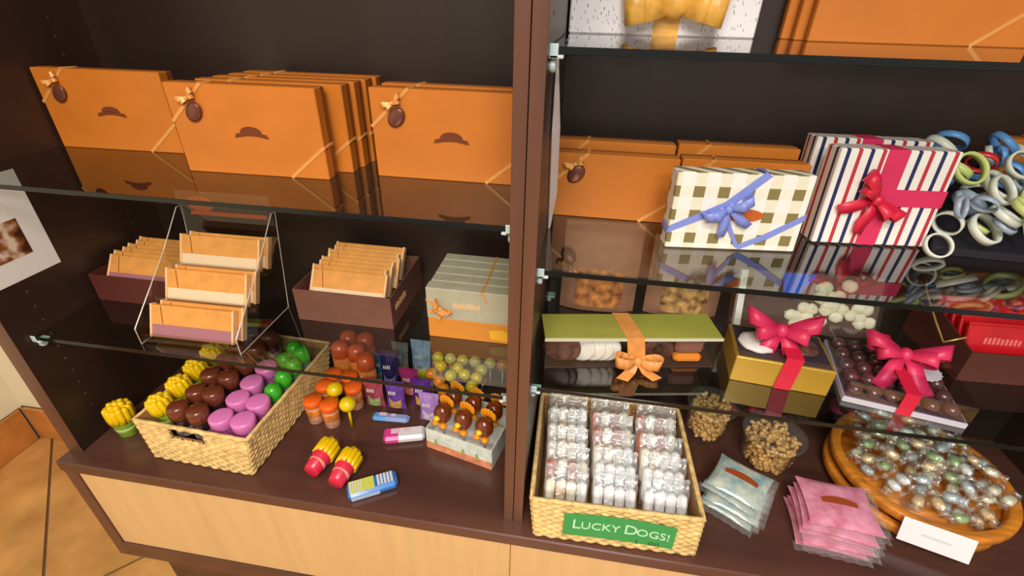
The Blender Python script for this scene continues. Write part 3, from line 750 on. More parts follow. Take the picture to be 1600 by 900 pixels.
# two red ones lying on the deck
for i, (ua, va, ub, vb) in enumerate(((486, 738, 522, 690), (524, 756, 558, 702))):
    a = at(ua, va, .022); b = at(ub, vb, .022); d = (b - a); L = d.length; d.z = 0; yaw = math.atan2(d.y, d.x)
    o = place('fry_red', lambda: fry_tub(REDCUP, '', 'red chip tubs lying on the deck'), (a.x, a.y, .0235), (0, PI / 2 - .03, yaw), ('red tub with yellow chips lying on the deck, away from the blue packet' if i == 0 else 'red tub with yellow chips lying on the deck, touching the blue packet'), None); o.scale = (1.14, 1.14, 1.14)
# blue striped packet
a = at(540, 775, .010); b = at(618, 752, .010); yaw = math.atan2((b - a).y, (b - a).x); L = (b - a).length
BLUEP = mat('blue_packet', (40, 120, 206), .25, coat=.3)
o = thing('candy_packet', 'blue candy packet with yellow striped label lying on the deck', 'packet', ((a.x + b.x) / 2, (a.y + b.y) / 2 + .008, 0), (0, 0, yaw))
MB().rbox(-L / 2, L / 2, -.019, .019, 0, .020, .006).build('wrapper', BLUEP, o)
q = MB(); q.box(-L / 2 + .004, 0.004, -.015, .015, .0200, .0204); q.build('label', mat('packet_yellow', (206, 208, 92), .4), o)
q = MB()
for i in range(5): q.box(-L / 2 + .006 + i * .0052, -L / 2 + .0085 + i * .0052, -.014, .014, .0204, .0207)
for i in range(5): q.box(.010 + i * .0066, .0145 + i * .0066, -.012, .014, .0200, .0205)
q.build('label_stripes', mat('packet_white', (214, 214, 214), .4), o)
q = MB(); q.box(-L / 2 + .006, .012, -.0195, -.0185, .003, .012); q.build('side_label', mat('packet_pale', (178, 200, 226), .4), o)
# pink and white packet, light blue packet
def packet(label, ua, va, ub, vb, wy, hh, m1, m2):
    a = at(ua, va, hh / 2); b = at(ub, vb, hh / 2); yaw = math.atan2((b - a).y, (b - a).x); L = (b - a).length
    o = thing('candy_packet', label, 'packet', ((a.x + b.x) / 2, (a.y + b.y) / 2, 0), (0, 0, yaw))
    MB().rbox(-L / 2, L / 2, -wy, wy, 0, hh, .006).build('wrapper', m2, o)
    MB().rbox(-L / 2 - .0004, -L * .08, -wy - .0004, wy + .0004, .0002, hh + .0004, .006).build('colour_half', m1, o)
    q = MB(); q.box(-L * .32, -L * .12, -wy * .2, wy * .6, hh, hh + .0008); q.box(L * .0, L * .12, -wy * .1, wy * .5, hh, hh + .0008); q.build('label', mat('pack_label', (228, 196, 210), .4), o)
packet('pink and white candy packet lying in front of the purple pouches', 600, 682, 664, 676, .018, .020, mat('hot_pink', (226, 66, 150), .3, coat=.2), mat('pack_white', (228, 220, 222), .3))
packet('light blue candy packet lying at the foot of the purple pouches', 583, 650, 640, 655, .012, .014, mat('sky_blue', (92, 156, 222), .3), mat('pale_blue', (140, 160, 210), .3))

# ------------------------------------------------------------------ orange capped jars and red bottles beside the basket
ORC = mat('orange_cap', (246, 106, 26), .35); PEACH = mat('peach_jar', (228, 164, 128), .2, var=.15, vscale=60, coat=.4)
def ojar():
    o = thing('candy_jar', 'orange capped candy jar standing beside the straw basket', 'candy', group='orange capped jars')
    jr = MB().lathe([(.015, 0), (.0165, .002), (.0165, .042), (.0150, .046)], 18).build('jar', PEACH, o, True)
    MB().lathe([(.0167, .020), (.0170, .021), (.0170, .036), (.0167, .037)], 18).build('label', mat('orange_label', (222, 126, 52), .4, var=.2, vscale=100), jr, True)
    MB().lathe([(.0178, .044), (.0186, .046), (.0186, .055), (.0176, .057), (.0005, .0572)], 20).build('cap', ORC, o, True)
    return o
deck = []
for u, v in ((477, 624), (510, 627), (496, 600), (557, 606), (512, 575), (545, 583)): deck.append((at(u, v, .060), .0212, 0, lambda x, y: setattr(place('ojar', ojar, (x, y, 0), (0, 0, random.uniform(0, 6))), 'scale', (1.12, 1.12, 1.15))))
REDB = mat('red_bottle', (206, 84, 44), .25, var=.15, vscale=30, coat=.4)
def rbot():
    o = thing('candy_bottle', 'tall red candy bottle behind the orange capped jars', 'candy', group='tall red bottles')
    MB().lathe([(.014, 0), (.0165, .003), (.0165, .075), (.013, .082)], 16).build('bottle', mat('orange_bottle', (226, 128, 62), .2, var=.2, vscale=40, coat=.4), o, True)
    MB().lathe([(.0150, .076), (.0172, .079), (.0172, .098), (.0145, .108), (.0080, .1125), (.001, .1135)], 16).build('cap', REDB, o, True)
    return o
for u, v in ((520, 548), (562, 546), (600, 556), (532, 516), (568, 516)): deck.append((at(u, v, .105), .0226, 0, lambda x, y: setattr(place('rbot', rbot, (x, y, 0), (0, 0, random.uniform(0, 6))), 'scale', (1.3, 1.3, 1.1))))
def ypop():
    o = thing('lollipop', 'yellow ball lollipop among the orange capped jars', 'lollipop', group='yellow ball lollipops')
    MB().tube([(0, 0, 0), (0, 0, .050)], .0028, 8).build('stick', YFRY, o, True)
    MB().blob((0, 0, .060), .0165, .0165, .0150, 16, 10).build('ball', mat('yellow_gloss', (242, 206, 16), .15, coat=.5), o, True)
    return o
for u, v in ((526, 601), (543, 631)): deck.append((at(u, v, .070), .0191, 0, lambda x, y: setattr(place('ypop', ypop, (x, y, 0)), 'scale', (1.15,) * 3)))

# ------------------------------------------------------------------ candy pouches
def pouch(name, col, col2, label, group, w=.034, h=.062):
    o = thing('candy_pouch', label, 'candy', group=group)
    def f(s):
        def g(u, v):
            b = .010 * math.sin(PI * u) * (math.sin(PI * min(1, v * 1.1)) ** .6 if v < .9 else .05)
            return ((u - .5) * w * (1 - .12 * math.sin(PI * v)), s * b, v * h)
        return g
    m = MB(); m.grid(f(-1), 8, 10); 
    k = len(m.f); m.grid(f(1), 8, 10); m.f[k:] = [q[::-1] for q in m.f[k:]]
    m.build('pouch_body', mat('pouch_' + name, col, .25, var=.12, vscale=60, coat=.3), o, True)
    q = MB(); q.grid(lambda u, v: ((u - .5) * w * .62, -.0105 * math.sin(PI * (.19 + .62 * u)) - .0004 + .002 * v, h * (.12 + .33 * v)), 6, 4); q.build('window_label', mat('pouchlab_' + name, col2, .3, var=.2, vscale=90), o, True)
    q = MB(); print_marks(q, -w * .26, h * .60, 4, .0028, .012, -.0110, .1); q.build('print', WHITE, o)
    return o
PL = [('purple', (110, 62, 160), (200, 150, 96), 617, 640), ('magenta', (170, 44, 108), (214, 120, 120), 638, 608), ('teal', (56, 110, 150), (140, 150, 150), 606, 590), ('crimson', (166, 64, 84), (150, 170, 110), 593, 640), ('lilac', (176, 136, 206), (208, 186, 222), 648, 658), ('violet', (98, 44, 150), (232, 170, 60), 666, 632)]
for n_, c1, c2, u, v in PL:
    deck.append((at(u, v, 0), .0262, 0, lambda x, y, n_=n_, c1=c1, c2=c2: setattr(pouch(n_, c1, c2, n_ + ' candy pouch standing among the mixed pouches near the display box', None, .050, .088), 'location', (x, y, 0))))
# tall upright packs behind them
for n_, c1, c2, u, v, w, h in (('pale blue', (150, 172, 204), (220, 206, 180), 655, 588, .054, .125), ('grey', (120, 120, 124), (222, 158, 66), 618, 580, .046, .11), ('navy', (44, 36, 86), (130, 140, 180), 634, 560, .048, .12)):
    def mkp(x, y, n_=n_, c1=c1, c2=c2, w=w, h=h):
        o = pouch(n_.replace(' ', '_'), c1, c2, 'tall ' + n_ + ' candy pouch standing behind the smaller pouches', None, w, h); o.location = (x, y, .0015); o.rotation_euler = (-.10, 0, .0)
        if n_ == 'pale blue': MB().lathe([(.0145, 0), (.015, .0008), (.001, .0012)], 20, T(.008, -.0118, .028) @ RX(PI / 2)).build('round_label', mat('lemon_disc', (226, 214, 30), .4), o)
    deck.append((at(u, v, 0), w / 2 + .002, 1, mkp))
# yellow and orange pops: balls on cards between pouches and display box
def spop(colname, col, label, group, r=.0155, st=.058):
    o = thing('lollipop', label, 'lollipop', group=group)
    MB().tube([(0, 0, 0), (0, 0, st)], .0018, 6).build('stick', WHITE, o, True)
    MB().blob((0, 0, st + r * .8), r, r, r, 14, 9).build('ball', mat('pop_' + colname, col, .18, coat=.5), o, True)
    q = MB(); q.lathe([(r * .3, st - .006), (r * .75, st - .004), (r * .35, st + r * .1)], 10); q.build('wrapper_tail', FILM, o, True)
    return o
GL = {'yellow': ((238, 206, 40), [(692, 566), (716, 572), (703, 590), (728, 588), (744, 590), (736, 606), (672, 560), (720, 556)]), 'pale yellow': ((236, 216, 120), [(754, 580), (770, 560), (742, 552), (700, 548)]),
      'orange': ((240, 140, 30), [(690, 604), (704, 612), (666, 596), (782, 572)]), 'deep purple': ((70, 32, 120), [(717, 604)])}
for n_, (c_, L_) in GL.items():
    for (u, v) in L_:
        deck.append((at(u, v, .066), .0158, 0, lambda x, y, n_=n_, c_=c_: place('spop_' + n_, lambda: spop(n_.replace(' ', '_'), c_, n_ + ' ball lollipop standing behind the white display box', n_ + ' lollipops'), (x, y, 0))))
# white display carton with three brown bird-faced pops
fl_ = at(669, 697, 0); fr_ = at(768, 733, 0); d = fr_ - fl_; yaw = math.atan2(d.y, d.x); L = d.length
dc = thing('display_carton', 'white display carton with an orange edge holding brown bird faced pops', 'carton', (fl_.x, fl_.y, 0), (0, 0, yaw)); t = .0015; dh = .058; dd = .104
PRN = mat('carton_print', (226, 232, 220), .45, var=.08, vscale=50); ORB = mat('carton_orange_edge', (232, 150, 108), .5, var=.12, vscale=60)
MB().box(0, L, 0, dd, 0, t).build('bottom', PRN, dc)
MB().box(0, L, -t, 0, 0, dh).build('front_wall', PRN, dc)
MB().box(0, L, dd, dd + t, 0, dh + .02).build('back_wall', PRN, dc)
for x in (-t, L): MB().box(x, x + t, -t, dd + t, 0, dh).build('side_wall', PRN, dc)
MB().box(-t, L + t, -t - .0006, -t, 0, dh * .36).build('orange_band', ORB, dc)
q = MB()
for x in (.018, .085, .118): q.prism([(x, dh * .3), (x + .010, dh * .36), (x + .006, dh * .6), (x + .002, dh * .55)], -t - .001, -t - .0004)
q.build('leaf_print', mat('leaf_green', (150, 190, 110), .5), dc)
MB().box(0, L, .004, dd - .004, .020, .022).build('holder_floor', WHITE, dc)
BPOP = mat('brown_gloss', (118, 52, 22), .1, coat=.7); ORP = mat('orange_piece', (244, 150, 20), .3); YP = mat('yellow_piece', (248, 204, 30), .3)
def birdpop():
    o = thing('lollipop', 'brown bird faced pop with yellow beak and orange feet in the white carton', 'lollipop', group='brown bird faced pops')
    MB().tube([(0, 0, 0), (0, 0, .040)], .002, 6).build('stick', WHITE, o, True)
    bd = MB().blob((0, 0, .058), .0185, .0175, .022, 18, 12).build('body', BPOP, o, True)
    MB().lathe([(.0075, 0), (.006, .004), (.0005, .010)], 10, T(0.000, -.0165, .060) @ RX(PI / 2), sx=1, sy=.8).build('beak', YP, bd, True)
    for s in (-1, 1): MB().blob((s * .009, -.012, .040), .008, .008, .0055, 10, 6).build('foot', ORP, bd, True)
    q = MB()
    for i in range(5):
        a = -.8 + i * .4; MB().blob((.017 * math.sin(a), .014, .066 + .017 * math.cos(a)), .006, .003, .010, 8, 6, None).build('tail_feather', ORP, bd, True)
    return o
Mx = T(fl_.x, fl_.y, 0) @ RZ(yaw)
for rI, yy in enumerate((.026, .075)):
    for i in range(3):
        p = Mx @ Vector((L * (.18 + .32 * i), yy, .0222)); place('birdpop', birdpop, p, (0, 0, yaw - .15), ('%s brown bird faced pop from the post, %s row of the white carton' % (('third', 'second', 'first')[i], ('front', 'back')[rI]))).scale = (1.1, 1.1, 1.15)

# settle everything standing on the left deck
items = [[c.x, c.y, r_, False, tall] for c, r_, tall, f in deck]
for (ua, va, ub, vb) in ((600, 682, 664, 676), (583, 650, 640, 655)):
    a = at(ua, va, .008); b = at(ub, vb, .008)
    for k in range(6): items.append([a.x + (b.x - a.x) * k / 5, a.y + (b.y - a.y) * k / 5, .019 if va > 660 else .013, True, 0])
cy, sy_ = math.cos(yaw), math.sin(yaw)
def inside(a):
    r_ = a[2]; edge = -.520 + .035 * a[1] + .012          # outer face of the straw basket
    a[0] = min(max(a[0], edge + r_), -.004 - r_); a[1] = min(max(a[1], .07), (.366 if a[4] else .386) - r_ * (.55 if a[4] else 1))
    dx, dy = a[0] - fl_.x, a[1] - fl_.y; lx, ly = dx * cy + dy * sy_, -dx * sy_ + dy * cy
    if -.002 - r_ < lx < L + .002 + r_ and -.004 - r_ < ly < dd + .004 + r_:
        if lx < L * .12: lx = -.0025 - r_
        else: ly = dd + .0045 + r_
        a[0] = fl_.x + lx * cy - ly * sy_; a[1] = fl_.y + lx * sy_ + ly * cy
push_apart(items, inside, 600)
for (c, r_, tall, f), it in zip(deck, items): f(it[0], it[1])

# ------------------------------------------------------------------ cookie bags in the right basket
CK = {'cream': mat('cookie_cream', (246, 232, 208), .55, var=.08, vscale=60), 'tan': mat('cookie_tan', (230, 204, 164), .55, var=.1, vscale=60), 'white': mat('cookie_white', (246, 244, 244), .45, var=.04, vscale=60),
      'red': mat('cookie_red', (186, 110, 84), .5, var=.15, vscale=60)}
def cookie_bag(cols, label, group):
    """clear bag with four upright cookie sticks, sealed flat top"""
    o = thing('cookie_bag', label, 'cookie bag', group=group); n = len(cols); w = .080
    for i, c_ in enumerate(cols):
        x = -w / 2 + w * (i + .5) / n
        MB().lathe([(.004, .004), (.0088, .008), (.0098, .022), (.0088, .038), (.0098, .054), (.0088, .066), (.003, .070)], 12, T(x, 0, 0)).build('cookie', CK[c_], o, True)
    def f(s):
        def g(u, v):
            b = .0125 * (1 - abs(2 * u - 1) ** 4) * (1 if v < .72 else max(0, 1 - (v - .72) / .12)) * min(1, v * 14) + .0004
            return ((u - .5) * (w + .003) + .0007 * math.sin(v * 19), s * b + .0012 * math.sin(u * 23 + v * 9) * (v > .05), v * .094)
        return g
    m = MB(); m.grid(f(-1), 14, 12); k = len(m.f); m.grid(f(1), 14, 12); m.f[k:] = [q[::-1] for q in m.f[k:]]
    m.build('film', FILM, o, True)
    MB().box(-w / 2 - .001, w / 2 + .001, -.0012, .0012, .0925, .0975).build('seal', FILM, o)
    return o
bagk = [(['cream', 'tan', 'cream', 'white'], 'clear bag of cream cookie sticks in the straw basket with the green sign', 'cream cookie bags'),
        (['white', 'white', 'white', 'white'], 'clear bag of white cookie sticks in the straw basket with the green sign', 'white cookie bags'),
        (['red', 'cream', 'red', 'cream'], 'clear bag of reddish and cream cookie sticks in the straw basket', 'reddish cookie bags')]
BR = T(.206, -.030, 0) @ RZ(.030)
lay = [[0, 2, 0, 0, 0], [1, 1, 0, 2, 2], [1, 1, 0, 2, 2]]
rnd = random.Random(5); colw = ('column beside the post', 'middle column', 'column beside nut tubs')
for ci in range(3):
    for ri in range(5):
        kk = lay[ci][ri]; p = BR @ Vector((-.0925 + ci * .0925 + rnd.uniform(-.001, .001), .036 + ri * .0445, .027 + .004 * ri + rnd.uniform(0, .003)))
        place('bag%d' % kk, lambda: cookie_bag(*bagk[kk]), p, (-.60 + rnd.uniform(-.05, .05), rnd.uniform(-.03, .03), .03 + rnd.uniform(-.035, .035)), 'bag of %s cookie sticks, %s from the sign, %s' % (('cream', 'white', 'reddish')[kk], ORD[ri], colw[ci]))
# green sign
def text_mesh(parts, M):
    """flat lettering; parts: (string, size, x); default built-in font"""
    m = MB()
    for s_, size, x, zoff in parts:
        cu = bpy.data.curves.new('t', 'FONT'); cu.body = s_; cu.size = size; cu.extrude = .0003; cu.resolution_u = 3
        to = bpy.data.objects.new('t', cu); C.objects.link(to); bpy.context.view_layer.update()
        me = to.evaluated_get(bpy.context.evaluated_depsgraph_get()).to_mesh()
        vs = [(v.co.x + x, -v.co.z, v.co.y + zoff) for v in me.vertices]; fs = [tuple(q.vertices) for q in me.polygons]
        m.add(vs, fs); bpy.data.objects.remove(to)
    return m
def arc(x): return .0065 * (1 - (x / .1) ** 2) - .0015 * x / .1
sg = thing('sign', 'green paper sign reading LUCKY DOGS! on the straw basket', 'sign', tuple(BR @ Vector((0.006, .0068, .052))), (-.04, 0, .030))
poly = []; hw, hh = .0985, .0285
for i in range(13): x = -hw + 2 * hw * i / 12; poly.append((x, -hh + arc(x) - .003 * math.sin(PI * i / 12)))
for i in range(13): x = hw - 2 * hw * i / 12; poly.append((x, hh + arc(x)))
spp = MB().prism(poly, -.0006, .0006).build('sign_paper', mat('sign_green', (58, 158, 84), .5), sg)
tm = text_mesh([('L', .034, -.084, 0), ('UCKY', .0262, -.068, 0), ('D', .034, .008, 0), ('OGS!', .0262, .0305, 0)], None)
tm.v = [(x, y - .0010, z - .009 + arc(x)) for x, y, z in tm.v]
tm.build('lettering', mat('sign_letter', (196, 238, 206), .5), spp)
q = MB()
for i, (x, h_) in enumerate(((.034, .010), (.056, .008), (.061, .010), (.0665, .008), (.072, .009))): q.prism([(x, -.026), (x + .0016, -.026), (x + .0006, -.026 + h_), (x - .001, -.026 + h_)], -.0014, -.0008)
q.build('pen_marks', mat('pen_dark', (30, 60, 40), .6), spp)

# ------------------------------------------------------------------ nut tubs
NUT = mat('nut_mix', (240, 168, 66), .5, var=.2, vscale=120, col2=(252, 214, 138)); TUBC = clear('tub_plastic', (252, 252, 252), 1.4, .06, extra=.01, milky=.03)
def nut_tub(r, h, seed):
    o = thing('nut_tub', '', 'tub', group=None)
    wall = MB(); pr = [(r * .80, 0), (r * .82, .001), (r * .98, h - .006), (r * 1.03, h - .004), (r * 1.03, h)]
    n = 28; wall.lathe(pr, n); wall.f = wall.f[:-1]; wall.build('tub_body', TUBC, o, True)
    lid = MB(); lid.lathe([(r * 1.03, h - .001), (r * 1.06, h), (r * 1.06, h + .006), (r * 1.0, h + .007), (r * .97, h + .004), (.001, h + .004)], n); lid.build('lid', TUBC, o, True)
    m = MB(); rr = random.Random(seed)
    for k in range(620):
        z = rr.uniform(.006, h - .004); rad = r * (.80 + .16 * z / h) - .006
        q = rad * (rr.random() ** .35 if z < h - .022 else rr.random() ** .5); a = rr.uniform(0, 2 * PI)
        M = T(q * math.cos(a), q * math.sin(a), z) @ Euler((rr.uniform(0, 3), rr.uniform(0, 3), rr.uniform(0, 3))).to_matrix().to_4x4()
        m.blob((0, 0, 0), rr.uniform(.0055, .0095), rr.uniform(.004, .0058), .0044, 7, 5, M)
    m.build('nut_mix', NUT, o, True)['kind'] = 'stuff'
    return o
c = Vector((.545, .238, 0)); o = nut_tub(.060, .082, 1); tag(o, 'clear plastic tub of golden nut mix beside the blue bags', 'tub'); o.location = (c.x, c.y, 0)
c = Vector((.428, .300, 0)); o = nut_tub(.052, .088, 2); tag(o, 'smaller clear tub of nut mix behind the straw basket edge', 'tub'); o.location = (c.x, c.y, 0)

# ------------------------------------------------------------------ flat bag stacks
def flat_bag(w, d, h, cm, labm, seed):
    """pillow bag lying flat, printed top with oval label, clear film skirt"""
    o = thing('candy_bag', '', 'bag'); rr = random.Random(seed); ph = rr.uniform(0, 6)
    def f(s):
        def g(u, v):
            e = (1 - abs(2 * u - 1) ** 3.5) * (1 - abs(2 * v - 1) ** 3.5)
            return ((u - .5) * w * (1 - .06 * math.sin(PI * v)), (v - .5) * d * (1 - .06 * math.sin(PI * u)), h / 2 + s * (h / 2 - .0003) * e ** .6 + .0006 * math.sin(u * 21 + ph) * math.sin(v * 17) * e)
        return g
    m = MB(); m.grid(f(1), 14, 14); k = len(m.f); m.grid(f(-1), 14, 14); m.f[k:] = [q[::-1] for q in m.f[k:]]
    bb_ = m.build('bag_body', cm, o, True)
    sk = MB(); sk.grid(lambda u, v: ((u - .5) * (w * 1.08), -d / 2 - .012 + .018 * v, h / 2 + .0018 * math.sin(u * 40 + ph)), 24, 2); sk.build('film_edge', FILM, bb_, True); sk = MB(); sk.grid(lambda u, v: (w / 2 - .006 + .016 * v, (u - .5) * d, h / 2 + .0016 * math.sin(u * 36 + ph)), 24, 2)
    sk.build('film_edge', FILM, bb_, True)
    lb = MB(); lb.grid(lambda u, v: (.030 * (2 * u - 1), (.008 - .3 * abs(2 * u - 1) ** 2 * .01) * (2 * v - 1) + .004 * (1 - (2 * u - 1) ** 2), h + .0009), 8, 2); lb.build('oval_label', labm, bb_)
    return o
LABB = mat('label_brown', (158, 70, 30), .5)
def bluem(): return mat('blue_bag', (150, 196, 208), .2, var=.18, vscale=45, coat=.5, col2=(206, 210, 190))
def pinkm(): return mat('pink_bag', (232, 122, 148), .25, var=.14, vscale=40, coat=.4, col2=(238, 164, 190))
c = Vector((.446, .112, 0))
for i in range(4):
    h = .0205; place('bluebag', lambda: flat_bag(.100, .092, h, bluem(), LABB, 4), (c.x + .004 * math.sin(i * 2), c.y - .004 + .003 * math.cos(i * 3), i * (h + .0012)), (0, 0, -.55 + .06 * math.sin(i * 2.2)), ('pale blue candy bag topmost of its stack, brown oval label' if i == 3 else 'pale blue candy bag, %s from the bottom of its stack' % ORD[i]), None if i == 3 else 'pale blue bags under the top one')['category'] = 'bag'
c = Vector((.610, .080, 0))
for i in range(5):
    h = .0155; place('pinkbag', lambda: flat_bag(.122, .104, h, pinkm(), LABB, 9), (c.x + .003 * math.sin(i * 2), c.y + .003 * math.cos(i * 3), i * (h + .0012)), (0, 0, -.10 + .06 * math.sin(i * 1.7)), ('pink candy bag topmost of its stack, brown oval label' if i == 4 else 'pink candy bag, %s from the bottom of its stack' % ORD[i]), None if i == 4 else 'pink bags under the top one')['category'] = 'bag'

# ------------------------------------------------------------------ round tray of wrapped candies
TRM = mat('orange_wood', (206, 128, 40), .4, var=.15, vscale=14, stretch=(1, 6, 1))
tc_ = Vector((.829, .220, 0)); TR = .159
def tray(r, z, label, rot=(0, 0, 0), off=(0, 0)):
    o = thing('round_tray', label, 'tray', (tc_.x + off[0], tc_.y + off[1], z), rot)
    MB().lathe([(r * .82, 0), (r * .83, -.0), (r * .86, .003), (r * .86, .008), (.001, .008)], 48).build('tray_floor', TRM, o, True)
    m = MB(); m.lathe([(r * .82, .001), (r * .96, .006), (r, .014), (r, .027), (r * .985, .030), (r * .90, .030), (r * .875, .026), (r * .862, .009)], 48); m.f = m.f[:-2]; m.build('rim', TRM, o, True)
    return o
tray(TR * .96, .0005, 'round orange wooden tray underneath the tray of wrapped candies', off=(-.012, -.004))
tray2 = tray(TR, .0325, 'round orange wooden tray heaped with clear wrapped candies')
wc = {'green': (150, 188, 108), 'cream': (248, 238, 200), 'peach': (242, 196, 134), 'grey blue': (172, 190, 200), 'white': (246, 248, 244)}
def wrapped(n_):
    o = thing('wrapped_candy', n_ + ' candy in clear twisted wrapper heaped on the round tray', 'candy', group=n_ + ' wrapped candies on the round tray')
    MB().rbox(-.011, .011, -.008, .008, .0005, .0125, .004).build('candy', mat('wc_' + n_.replace(' ', '_'), wc[n_], .25, var=.12, vscale=90, coat=.5), o, True)
    m = MB(); M = T(0, 0, .0065) @ RY(PI / 2)
    m.lathe([(.009, -.0215), (.0065, -.0180), (.0025, -.0135), (.0088, -.0105), (.0100, 0), (.0088, .0105), (.0025, .0135), (.0065, .0180), (.009, .0215)], 12, M, rip=.12, ripn=5); m.build('wrapper', FILM2, o, True)
    return o
rnd = random.Random(21); names_ = list(wc); pile = Pile(); pile.tree(tray2); cnt = 0; HV = None
for i in range(420):
    n_ = names_[rnd.randrange(5)]; first = 'wc_' + n_ not in PROTO
    if first: PROTO['wc_' + n_] = wrapped(n_)
    if HV is None: wm = [ch for ch in PROTO['wc_' + n_].children if ch.name.startswith('wrapper')][0].data; HV = [tuple(v.co) for v in wm.vertices]; HF = [tuple(p.vertices) for p in wm.polygons]
    best = None
    for t_ in range(7):                                       # several throws, the one that sinks deepest stays
        q = .128 * math.sqrt(rnd.random()); a = rnd.uniform(0, 2 * PI); x, y = tc_.x + q * math.cos(a), tc_.y + q * math.sin(a)
        eul = (rnd.uniform(-.3, .3), rnd.uniform(-.3, .3), rnd.uniform(0, PI)); zz = pile.drop(HV, HF, x, y, .135, .0405, eul, 1.05, .0025)
        if zz is None: continue
        last = pile.c.pop(); sc_ = zz + .9 * q * q
        if best is None or sc_ < best[0]: best = (sc_, x, y, zz, eul, last)
    if best is None or best[0] > .098:
        if first: bpy.data.objects.remove(PROTO.pop('wc_' + n_))
        continue
    pile.c.append(best[5]); o = PROTO['wc_' + n_] if first else copy_tree(PROTO['wc_' + n_]); o.location = best[1:4]; o.rotation_euler = best[4]; o.scale = (1.05,) * 3

# white label card stuck to the front of the upper tray's rim
cd = MB(); M = RZ(-.30) @ T(0, -TR - .0045, .016) @ RX(-.35)
cd.rbox(-.054, .054, -.001, 0, -.028, .020, .0004, M); cdo = cd.build('price_card', mat('card_white', (236, 234, 238), .5), tray2); cdo['label'] = 'blank white card on the tray rim'
q = MB(); print_marks(q, -.022, -.006, 12, .0022, .005, -.0016); q.v = [tuple(M @ Vector(p)) for p in q.v]; q.build('faint_print', mat('faint_grey', (205, 205, 212), .5), cdo)

# ------------------------------------------------------------------ lower right glass shelf
# kraft pouches
KR = mat('kraft_paper', (150, 108, 84), .6, var=.06, vscale=30); 
def kraft(label, loc, rot, w, h, fill):
    o = thing('kraft_pouch', label, 'pouch', loc, rot)
    def f(s):
        def g(u, v):
            b = .024 * (1 - abs(2 * u - 1) ** 3) * (1 - v) ** .7 * (min(1, v * 8 + .6)) + .0006
            return ((u - .5) * w, s * b, v * h)
        return g
    m = MB(); m.grid(f(-1), 12, 14); k = len(m.f); m.grid(f(1), 12, 14); m.f[k:] = [q[::-1] for q in m.f[k:]]; m.build('pouch_body', KR, o, True)
    MB().grid(lambda u, v: ((u - .5) * w * .62, -.0252 * (1 - abs(1.24 * (u - .5)) ** 3) * (1 - (.08 + .42 * v)) ** .7 - .0008, h * (.08 + .42 * v)), 10, 8).build('window', fill, o, True)
    MB().rbox(-w / 2, w / 2, -.0022, .0022, h - .012, h, .001).build('seal', mat('kraft_light', (176, 136, 106), .6), o)
    return o
kraft('brown kraft pouch with colourful window standing behind the green lidded box', (.140, .290, zR1 + .0014), (-.05, 0, .03), .150, .190, mat('sweets_fill', (190, 96, 84), .4, var=.5, vscale=55, col2=(226, 150, 80)))
kraft('brown kraft pouch with cream and orange window beside the pretzel box', (.308, .300, zR1 + .0014), (-.05, 0, .05), .145, .170, mat('pretzel_fill', (120, 64, 26), .4, var=.4, vscale=60, col2=(222, 176, 110)))
# green lidded clear cookie box
o = thing('cookie_box', 'clear cookie box with olive green lid and wide gold ribbon', 'box', (.053, .082, zR1), (0, 0, .185)); w, d_, h = .298, .070, .064
OLV = mat('olive_lid', (158, 158, 70), .35, var=.05, vscale=9)
MB().box(0, w, 0, d_, 0, .002).build('tray', mat('box_tray', (60, 38, 34), .5), o)
q = MB(); q.box(0, w, 0, .0006, .002, h - .003); q.box(0, .0006, 0, d_, .002, h - .003); q.box(w - .0006, w, 0, d_, .002, h - .003); q.box(0, w, d_ - .0006, d_, .002, h - .003); q.build('clear_sleeve', CLR, o)
MB().rbox(-.002, w + .002, -.002, d_ + .002, h - .004, h, .001).build('lid', OLV, o)
q = MB(); q.box(-.0024, w + .0024, -.0026, -.002, h - .006, h - .0005); q.build('lid_edge', mat('lid_edge', (206, 204, 186), .4), o)
ckw = mat('white_cookie', (248, 244, 232), .5, var=.05, vscale=70); ckd = mat('dark_cookie', (92, 58, 48), .4, var=.3, vscale=60)
for i, (x, m_) in enumerate(((.026, ckd), (.038, ckd), (.064, ckw), (.082, ckw), (.096, ckw), (.108, ckw))):
    MB().lathe([(.024, 0), (.0275, .002), (.0275, .007), (.024, .009)], 22, T(x, .022, .0305) @ RZ(-.35) @ RX(PI / 2)).build('cookie', m_, o, True)
for i, (x, m_) in enumerate(((.190, ckd), (.206, ckd))): MB().lathe([(.019, 0), (.0215, .002), (.0215, .008), (.019, .010)], 20, T(x, .022, .026) @ RY(.42) @ RX(PI / 2)).build('cookie', m_, o, True)
MB().rbox(.228, .278, .008, .024, .022, .052, .006).build('chocolate_piece', mat('mauve_choc', (140, 92, 82), .4), o)
MB().rbox(.228, .278, .006, .026, .003, .020, .006).build('orange_piece', mat('orange_gel', (236, 140, 36), .35), o)
RG = mat('ribbon_gold', (224, 152, 80), .38, var=.06, vscale=50)
q = MB(); q.strip([(.140, d_ + .003, .002), (.140, d_ + .003, h + .0008), (.150, -.003, h + .0008), (.156, -.003, .030), (.158, -.003, .004)], (1, 0, 0), .030, .0007); rb0 = q.build('ribbon', RG, o)
bow_mesh(.040, .022, T(.158, -.006, .021) @ RY(.10), False, .05, 3).build('bow', RG, rb0, True)
for sg_ in (-1, 1): MB().strip([(.158 + sg_ * .003, -.010, .018), (.158 + sg_ * .014, -.020, .006), (.158 + sg_ * .030, -.034, .0016)], [(1, .5 * sg_, 0)] * 3, [.012, .018, .020], .0006).build('ribbon_tail', RG, rb0)
